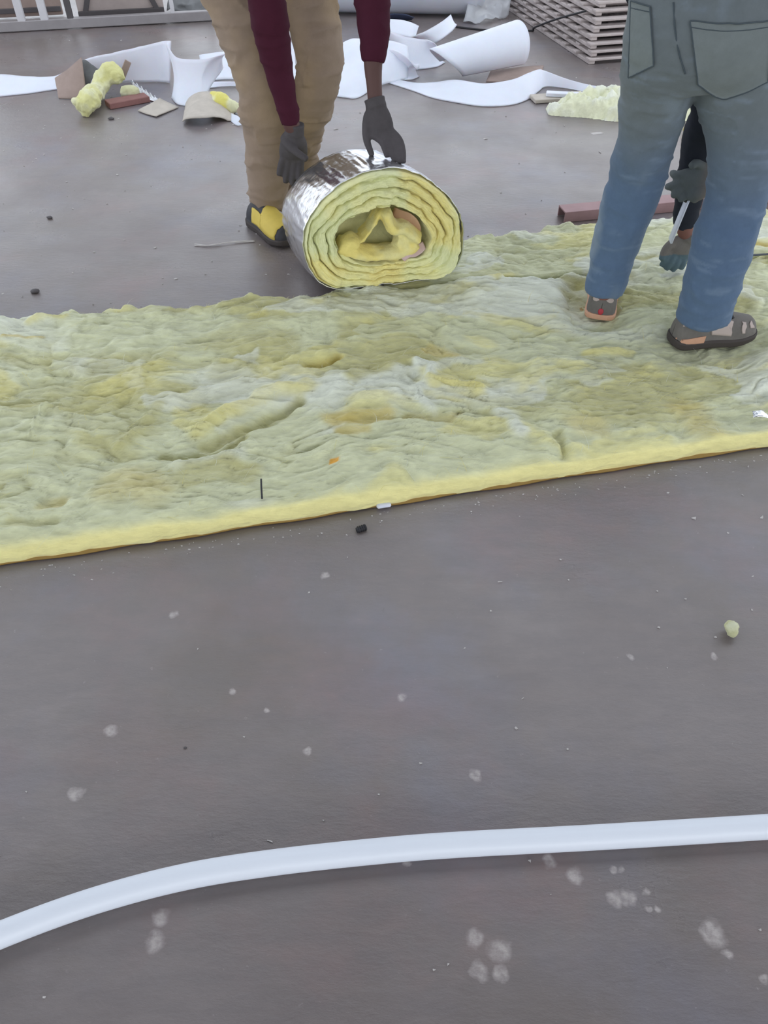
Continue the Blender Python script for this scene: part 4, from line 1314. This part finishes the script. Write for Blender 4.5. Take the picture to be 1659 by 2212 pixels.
# ------------------------------------------------------------------ scraps at the left of the heap
def lump(name, pts, rad, seed, voxel=0.008, amp=0.012, c0=lin(214, 212, 150), c1=lin(222, 222, 184), freq=22, parent=None):
    V, F, Nn = remesh([tube(pts, rad, 16)], voxel, 3)
    V = V + Nn * (amp * fbm(V * freq, seed, 4))[:, None]
    V[:, 2] = np.maximum(V[:, 2], 0.002)
    k = sstep(-0.2, 0.35, fbm(V * 14, seed + 3, 3))[:, None]
    return obj(name, V, F, M_WOOL_ROLL, parent, True, c0 * (1 - k) + c1 * k)

tag(lump('wool_scrap', [fl(176, 232, 0.05), fl(190, 220, 0.06), at(215, 188, 4.66), at(238, 160, 4.72), at(250, 158, 4.72), at(262, 172, 4.70)], [0.050, 0.054, 0.046, 0.050, 0.046, 0.03], 5, amp=0.026, freq=17, voxel=0.006),
    'yellow rolled glass wool scrap leaning on the brown cardboard', 'insulation scrap')
tag(lump('wool_scrap', [fl(262, 200, 0.03), fl(282, 200, 0.03), fl(300, 202, 0.025)], [0.035, 0.04, 0.028], 6, c0=lin(200, 200, 160), c1=lin(214, 214, 190)),
    'pale glass wool tuft between the rolled yellow scrap and the foil strip', 'insulation scrap')
tag(lump('wool_scrap', [fl(458, 212, 0.05), fl(480, 222, 0.045), fl(505, 232, 0.03), fl(525, 236, 0.02)], [0.04, 0.045, 0.03, 0.015], 7, c0=lin(222, 214, 120)),
    'yellow glass wool wedge between the foam flap and the khaki leg', 'insulation scrap')
tag(sheet('cardboard_piece', [(at(118, 168, 4.78), fl(126, 213, 0.003)), (at(150, 146, 4.78), fl(155, 214, 0.003)), (at(176, 124, 4.80), fl(188, 212, 0.003))], 0.006, M_CARD, None, nu=20, nv=10, wob=0.006, zmin=0.001),
    'pinkish brown cardboard piece standing at the left end of the scraps', 'cardboard')
tag(sheet('foil_scrap', [(at(166, 128, 4.84), at(166, 172, 4.76)), (at(186, 130, 4.82), at(178, 190, 4.74)), (at(212, 146, 4.80), at(188, 186, 4.74))], 0.004, M_GREYTARP, None, nu=18, nv=12, wob=0.02, freq=16, seed=5),
    'dark grey crumpled sheet behind the rolled yellow scrap', 'sheet scrap')
a, b = fl(232, 226, 0.016), fl(318, 210, 0.016)
v, f = bar(a, b, 0.085, 0.03, 0.003)
tag(obj('wood_board', v, f, M_BRICK, None, False), 'short reddish board lying in front of the yellow scrap', 'board')
v, f = bar(at(262, 170, 4.78), at(277, 132, 4.80), 0.01, 0.035, 0.002)
sl_ = tag(obj('wood_sliver', v, f, M_CARD, None, False), 'upright brown sliver leaning against the foam strip', 'wood scrap')
z_ = []
for k in range(13):
    t = k / 12
    u, v_ = 282 + 58 * t, 174 + 40 * t
    p = at(u, v_, 4.78 - 0.12 * t) + np.array([0, 0, 0.012 * (k % 2)])
    z_.append((p, p + np.array([0.045, -0.10, -0.045])))
tag(sheet('foil_strip', z_, 0.002, M_FOIL2, None, nu=60, nv=6, zmin=0.003), 'crinkled silver foil strip sloping down beside the reddish board', 'foil')
tag(sheet('cardboard_piece', [(fl(298, 240, 0.004), fl(345, 213, 0.03)), (fl(318, 247, 0.004), fl(362, 222, 0.015)), (fl(338, 253, 0.004), fl(386, 232, 0.004))], 0.004, M_CARD2, None, nu=16, nv=10, wob=0.006, freq=12, zmin=0.001),
    'flat beige cardboard square on the floor beside the reddish board', 'cardboard')
ar = []
for k in range(15):
    t = k / 14
    u = 396 + 106 * t
    hgt = 0.085 * math.sin(math.pi * min(1, t * 1.05 + 0.02)) ** 0.6 * (1 - 0.25 * t) + 0.004
    p0 = fl(u, 268 + 6 * math.sin(t * 5), 0.0)
    p1 = fl(u + 8, 232, 0.0)
    ar.append((p0 + np.array([0, 0, hgt * 0.55]), p1 + np.array([0, 0, hgt])))
tag(sheet('torn_paper', ar, 0.004, M_CARD2, None, nu=40, nv=12, wob=0.010, freq=10, zmin=0.002), 'torn beige paper sheet arched over the floor below the foam flap', 'paper scrap')
tag(sheet('paper_scrap', [(fl(500, 262, 0.004), fl(500, 244, 0.03)), (fl(512, 271, 0.004), fl(512, 250, 0.03)), (fl(528, 269, 0.004), fl(526, 262, 0.02))], 0.002, M_FOAM, None, nu=12, nv=8, wob=0.008, freq=20, zmin=0.001),
    'small white torn scrap touching the khaki trouser leg', 'paper scrap')
tag(sheet('paper_scrap', [(fl(682, 262, 0.003), fl(700, 236, 0.003)), (fl(690, 258, 0.006), fl(706, 236, 0.010)), (fl(696, 252, 0.003), fl(713, 234, 0.003))], 0.002, M_FOAM, None, nu=10, nv=6, zmin=0.001),
    'small white triangular scrap between the khaki knee and the hanging glove', 'paper scrap')

# ------------------------------------------------------------------ right back: boards, wool heap, red bar
tag(sheet('cardboard_piece', [(fl(1060, 150, 0.01), fl(1050, 176, 0.004)), (fl(1110, 146, 0.02), fl(1110, 178, 0.004)), (fl(1175, 140, 0.01), fl(1165, 172, 0.004))], 0.005, M_CARD, None, nu=20, nv=8, wob=0.01, zmin=0.001),
    'brown cardboard sheet on the floor below the curled foam tube', 'cardboard')
for (a, b, w, m_, lab) in ((fl(1150, 214, 0.012), fl(1262, 206, 0.012), 0.10, M_CARD2, 'pale plank lying under the end of the foam ribbon'),
                           (fl(1180, 202, 0.034), fl(1260, 206, 0.034), 0.045, M_FOAM, 'white offcut resting on the pale plank'),
                           (fl(1235, 218, 0.010), fl(1380, 214, 0.010), 0.14, M_CARD, 'brown board lying behind the loose wool heap')):
    v, f = bar(a, b, w, 0.02, 0.003)
    tag(obj('wood_board', v, f, m_, None, False), lab, 'board')

def wool_heap():
    nx, ny = 220, 130
    X, Y = np.meshgrid(np.linspace(0.86, 1.98, nx), np.linspace(4.16, 4.86, ny), indexing='ij')
    x, y = X.ravel(), Y.ravel()
    cy = 4.43 + 0.12 * (x - 0.9)
    hw = 0.06 + 0.17 * sstep(0.88, 1.4, x) - 0.1 * sstep(1.7, 1.98, x)
    m = np.clip(1 - ((y - cy) / hw) ** 2, 0, 1) * sstep(0.88, 1.0, x) * (1 - sstep(1.85, 1.97, x))
    n = fbm(xyz(x * 9, y * 11), 4, 4)
    n2 = fbm(xyz(x * 20, y * 24), 8, 3)
    n3 = 1 - 2 * np.abs(fbm(xyz(x * 13, y * 17, x * 0 + 3), 14, 3))
    m2 = np.clip(m + 0.30 * n2 * (m > 0), 0, 1.2)
    z = m2 ** 0.5 * (0.075 + 0.025 * n + 0.03 * n2 + 0.035 * n3) - 0.006
    k = sstep(-0.1, 0.4, n2)[:, None]
    c = lin(222, 224, 194) * (1 - k) + lin(230, 233, 218) * k
    keep = z.reshape(nx, ny) > -0.004
    V = np.stack([x, y, np.maximum(z, 0.001)], 1)
    F = [q for q in grid_faces(nx, ny) if any(keep.ravel()[i] for i in q)]
    used = sorted({i for q in F for i in q})
    mp = {i: k for k, i in enumerate(used)}
    F = [tuple(mp[i] for i in q) for q in F]
    return obj('wool_scrap', V[used], F, M_WOOL_ROLL, None, True, c[used])
tag(wool_heap(), 'heap of loose pale glass wool on the floor behind the jeans', 'insulation scrap')
tag(lump('wool_scrap', [fl(1478, 282, 0.02), fl(1495, 278, 0.025), fl(1506, 276, 0.02)], [0.02, 0.028, 0.018], 15, c0=lin(222, 206, 90), c1=lin(222, 214, 120)),
    'small bright yellow wool bit seen between the jeans legs', 'insulation scrap')

# red channel: base web with two flanges
rb = empty('steel_channel', fl(1330, 462), 'dull red steel channel lying along the far edge of the narrow strip', 'steel bar')
a, b = np.array([0.735, 3.125, 0.0]), np.array([1.72, 3.335, 0.0])
d = (b - a) / np.linalg.norm(b - a)
n_ = np.array([-d[1], d[0], 0])
v, f = bar(a + [0, 0, 0.041], b + [0, 0, 0.041], 0.075, 0.006, 0.001)
obj('web', v, f, M_REDBAR, rb, False)
for s in (-1, 1):
    v, f = bar(a + n_ * s * 0.0345 + [0, 0, 0.020], b + n_ * s * 0.0345 + [0, 0, 0.020], 0.006, 0.038, 0.001)
    obj('flange', v, f, M_REDBAR, rb, False)

# ------------------------------------------------------------------ stack of slatted panels
SA = math.radians(14)
SE, SN = np.array([math.cos(SA), math.sin(SA), 0]), np.array([-math.sin(SA), math.cos(SA), 0])
S0 = fl(1268, 140)
LAB = ['lowest', 'second lowest', 'third lowest', 'fourth lowest', 'fifth lowest', 'sixth lowest', 'seventh lowest', 'eighth lowest', 'topmost']
rng = np.random.default_rng(4)
for k in range(9):
    z0 = 0.038 * k
    off = SE * (0.012 * k + rng.uniform(-0.012, 0.012)) + SN * (0.02 * k + rng.uniform(-0.02, 0.02))
    o0 = S0 + off + np.array([0, 0, z0])
    p = empty('slatted_panel', o0, 'dusty white slatted panel, %s of the stack at the back right' % LAB[k], 'panel', 'slatted panels stacked at the back right')
    LE, LN = 1.15, 2.0
    up = np.array([0, 0, 1.0])
    for s in (0.02, LE - 0.02):          # long rails underneath
        v, f = bar(o0 + SE * s + up * 0.010, o0 + SE * s + SN * LN + up * 0.010, 0.04, 0.018, 0.002)
        obj('rail', v, f, M_SLAT, p, False)
    v, f = bar(o0 + SE * LE * 0.5 + up * 0.010, o0 + SE * LE * 0.5 + SN * LN + up * 0.010, 0.04, 0.018, 0.002)
    obj('rail', v, f, M_SLAT, p, False)
    nsl = 12
    for q in range(nsl):
        t = 0.02 + q / (nsl - 1) * (LN - 0.04)
        j = rng.uniform(-0.006, 0.006)
        v, f = bar(o0 + SN * t + SE * (-0.01 + j) + up * 0.026, o0 + SN * t + SE * (LE + 0.01 + j) + up * 0.026, 0.055, 0.013, 0.002)
        obj('slat', v, f, M_SLAT, p, False)

# black cable over the floor and up the stack
pts = [fl(985, 58, 0.006), fl(1040, 64, 0.006), fl(1110, 66, 0.006), fl(1150, 66, 0.006)]
pts += [S0 - SE * 0.035 + SN * 0.78 + np.array([0, 0, 0.03]), S0 - SE * 0.03 + SN * 0.45 + np.array([0, 0, 0.15]), S0 - SE * 0.005 + SN * 0.12 + np.array([0, 0, 0.26])]
v, f = tube(pts, [0.006] * len(pts), seg=8, n=40)
tag(obj('cable', v, f, M_BLACK), 'thin black cable running over the floor and up the slatted panels', 'cable')

# ------------------------------------------------------------------ steel rack at the back left
ra_, rb_ = fl(-60, 74), fl(470, 44)
d = (rb_ - ra_)
LR = np.linalg.norm(d)
d /= LR
nn_ = np.array([-d[1], d[0], 0])
up = np.array([0, 0, 1.0])
rk = empty('steel_rack', (ra_ + rb_) / 2, 'grey steel rack with white posts cut off at the top left', 'rack')
v, f = bar(ra_ + up * 0.035, rb_ + up * 0.035, 0.05, 0.06, 0.004)
obj('bottom_rail', v, f, M_STEEL, rk, False)
v, f = bar(ra_ + up * 1.0, rb_ + up * 1.0, 0.05, 0.05, 0.004)
obj('top_rail', v, f, M_STEEL, rk, False)
for u, w, mt in ((-40, 0.045, M_WPAINT), (54, 0.050, M_WPAINT), (103, 0.050, M_WPAINT), (158, 0.04, M_STEEL_D), (377, 0.028, M_WPAINT), (455, 0.04, M_WPAINT)):
    q = fl(u, 74 - 30 * (u + 60) / 530)
    q = ra_ + d * ((q - ra_) @ d)
    v, f = box(q + up * 0.52, (w, 0.045, 0.92), math.atan2(d[1], d[0]), 0.004)
    obj('post', v, f, mt, rk, False)
pa, pb = fl(172, 38), fl(356, 28)
pn_ = empty('leaning_board', (pa + pb) / 2, 'large beige board with diagonal braces standing behind the rack', 'board')
pd = (pb - pa) / np.linalg.norm(pb - pa)
v, f = bar(pa + up * 0.36, pb + up * 0.36, 0.03, 0.70, 0.004)
obj('board', v, f, M_PANEL, pn_, False)
fo = np.array([pd[1], -pd[0], 0]) * 0.026
for s0, s1 in ((0.08, 0.5), (0.92, 0.5)):
    v, f = bar(pa + (pb - pa) * s0 + fo + up * 0.03, pa + (pb - pa) * s1 + fo + up * 0.62, 0.016, 0.035, 0.002)
    obj('brace', v, f, M_STEEL_D, pn_, False)
v, f = bar(pa + fo + up * 0.022, pb + fo + up * 0.022, 0.02, 0.04, 0.002)
obj('bottom_strip', v, f, M_STEEL_D, pn_, False)
q0, q1 = fl(-90, 46), fl(138, 34)
v, f = bar(q0 + up * 0.42, q1 + up * 0.42, 0.03, 0.82, 0.004)
bb_ = empty('leaning_board', (q0 + q1) / 2, 'grey brown board standing behind the two white posts of the rack', 'board')
obj('board', v, f, M_CARD, bb_, False)
v, f = bar(q0 + [0, -0.025, 0.05], q1 + [0, -0.025, 0.05], 0.018, 0.03, 0.002)
obj('batten', v, f, M_STEEL_D, bb_, False)
tag(sheet('plastic_film', [(at(372, -50, 6.9), fl(362, 24, 0.004)), (at(410, -45, 7.0), fl(410, 27, 0.004)), (at(455, -40, 7.0), fl(460, 22, 0.004))], 0.003, M_GREYTARP, None, nu=26, nv=14, wob=0.06, freq=8, seed=9, zmin=0.001),
    'crumpled grey sheet behind the right end of the rack', 'plastic film')

# ------------------------------------------------------------------ small things on the floor and blanket
tag(lump('wool_tuft', [fl(1566, 1362, 0.014), fl(1578, 1358, 0.020), fl(1592, 1358, 0.012)], [0.010, 0.017, 0.008], 25, voxel=0.003, amp=0.008, freq=60, c0=lin(190, 190, 150), c1=lin(210, 212, 186)),
    'small wool tuft alone on the bare floor at the right', 'insulation scrap')
p = fl(780, 1143, 0.006)
bc = empty('ribbed_plug', p, 'tiny black ribbed plug just in front of the blanket edge', 'plug')
v, f = tube([p + [-0.011, -0.005, 0.001], p + [0.012, 0.006, 0.001]], [0.007, 0.0075], seg=12, n=6)
obj('body', v, f, M_BLACK, bc)
for k in range(4):
    c = p + np.array([-0.007, -0.003, 0.001]) + np.array([0.0052, 0.0025, 0]) * k
    v, f = tube([c, c + [0.0018, 0.0009, 0]], [0.009, 0.009], seg=12, n=3)
    obj('rib', v, f, M_BLACK, bc)
v, f = box(fl(828, 1091, 0.008), (0.038, 0.020, 0.012), 0.2, 0.004)
v = v + 0.003 * fbm(v * 80, 3, 2)[:, None]
tag(obj('foam_chip', v, f, M_FOAM), 'small white foam chip touching the near blanket edge', 'foam chip')
gp = fl(1640, 898, 0.066)
tag(sheet('foil_scrap', [(gp + [-0.02, -0.01, 0], gp + [-0.015, 0.015, 0.004]), (gp + [0, -0.012, 0.006], gp + [0.004, 0.012, 0.008]), (gp + [0.025, -0.015, 0.0], gp + [0.025, 0.006, 0.002])], 0.001, M_FOIL2, None, nu=12, nv=6, wob=0.003, freq=80),
    'shiny bit of foil lying on the blanket at the right edge', 'foil')
# strings
for k, off in enumerate((0.0, 0.010)):
    pts = [fl(420, 530 - 500 * off * 0.6, 0.003), fl(450, 530, 0.003 + off * 0.3), fl(490, 524, 0.006), fl(520, 521 + off * 200, 0.004), fl(550, 520 + off * 150, 0.003)]
    v, f = tube(pts, [0.0018] * 5, seg=6, n=30)
    if k == 0:
        st = empty('string', pts[2] * [1, 1, 0], 'loose white string strands on the floor left of the black shoe', 'string')
    obj('strand', v, f, M_STRING, st)
pts = [at(1495, 560, 2.66), at(1540, 557, 2.67), at(1600, 553, 2.68), at(1659, 549, 2.69), at(1760, 540, 2.71)]
pts = [np.array([q[0], q[1], max(q[2], 0.060)]) for q in pts]
v, f = tube(pts, [0.004] * 5, seg=8, n=30)
tag(obj('cord', v, f, M_CORD), 'thin grey cord lying along the seam beside the right leg', 'cord')
q0, q1 = fl(564, 1035, 0.064), fl(566, 1077, 0.058)
v, f = tube([q0, (q0 + q1) / 2 + [0, 0, 0.004], q1], [0.0024] * 3, seg=6, n=8)
tag(obj('twig', v, f, M_BLACK), 'thin dark twig stuck in the near part of the blanket', 'twig')

# flakes and grit scattered over the concrete
def debris():
    rg = np.random.default_rng(12)
    V, F = [], []
    def chip(c, r, h):
        b0 = len(V)
        n = rg.integers(5, 7)
        ang = np.sort(rg.uniform(0, 2 * math.pi, n))
        for a in ang:
            V.append((c[0] + math.cos(a) * r * rg.uniform(0.6, 1.2), c[1] + math.sin(a) * r * 0.7 * rg.uniform(0.6, 1.2), 0.0004))
        for a in ang:
            V.append((c[0] + math.cos(a) * r * 0.7, c[1] + math.sin(a) * r * 0.5, h * rg.uniform(0.6, 1.2)))
        for k in range(n):
            k2 = (k + 1) % n
            F.append((b0 + k, b0 + k2, b0 + n + k2, b0 + n + k))
        F.append(tuple(b0 + n + k for k in range(n)))
    for _ in range(420):
        y = rg.uniform(0.2, 6.0) if rg.random() < 0.75 else rg.uniform(2.6, 5)
        x = rg.uniform(-0.75, 0.75) * (0.9 + y * 0.55)
        if near_y(x) - 0.03 < y < seam_y(x) + 0.05 or (x > -0.1 and y < far_y(x) + 0.05 and y > near_y(x) - 0.03):
            continue
        chip((x, y), rg.uniform(0.0012, 0.004) * (1 + 0.25 * y), rg.uniform(0.001, 0.004))
    for _ in range(170):          # scraped dirt along the near edge of the blanket
        x = rg.uniform(-1.1, 1.3)
        y = near_y(x) - rg.uniform(0.02, 0.03) - abs(rg.normal(0, 0.03))
        chip((x, y), rg.uniform(0.001, 0.004), rg.uniform(0.0008, 0.002))
    for u, v_, r in [(380, 603, 5), (155, 590, 5), (253, 378, 5), (725, 280, 7), (1050, 300, 6), (520, 487, 4), (1290, 288, 14), (1295, 330, 7), (240, 210, 3), (470, 655, 5), (1500, 1120, 7), (1080, 1258, 6), (1210, 1210, 4), (580, 1820, 9), (1645, 1117, 7)]:
        p = fl(u, v_)
        chip(p, r / pxm(p), 0.003)
    o = obj('floor_debris', V, F, M_CHIP, None, False)
    o['kind'] = 'stuff'
    tag(o, 'pale plaster flakes and grit scattered over the concrete floor', 'debris')
    for k, (u, v_, r, lab) in enumerate([(240, 258, 5, 'small dark pebble on the floor below the yellow rolled scrap'), (76, 632, 8, 'dark pebble near the left edge above the blanket'), (400, 1616, 3, 'tiny dark pebble in the middle of the bare floor'), (108, 472, 5, 'dark pebble on the grey floor left of the black shoe')]):
        p = fl(u, v_)
        rr = r / pxm(p)
        bm = bmesh.new()
        bmesh.ops.create_icosphere(bm, subdivisions=2, radius=rr)
        bm.verts.index_update()
        v = np.array([q.co[:] for q in bm.verts])
        f = [tuple(q.index for q in ff_.verts) for ff_ in bm.faces]
        bm.free()
        v = v * np.array([1.3, 0.9, 0.6]) * (1 + 0.25 * noise(v / rr * 1.7, k))[:, None] + p + [0, 0, rr * 0.45]
        tag(obj('pebble', v, f, M_STEEL_D), lab, 'pebble')
debris()
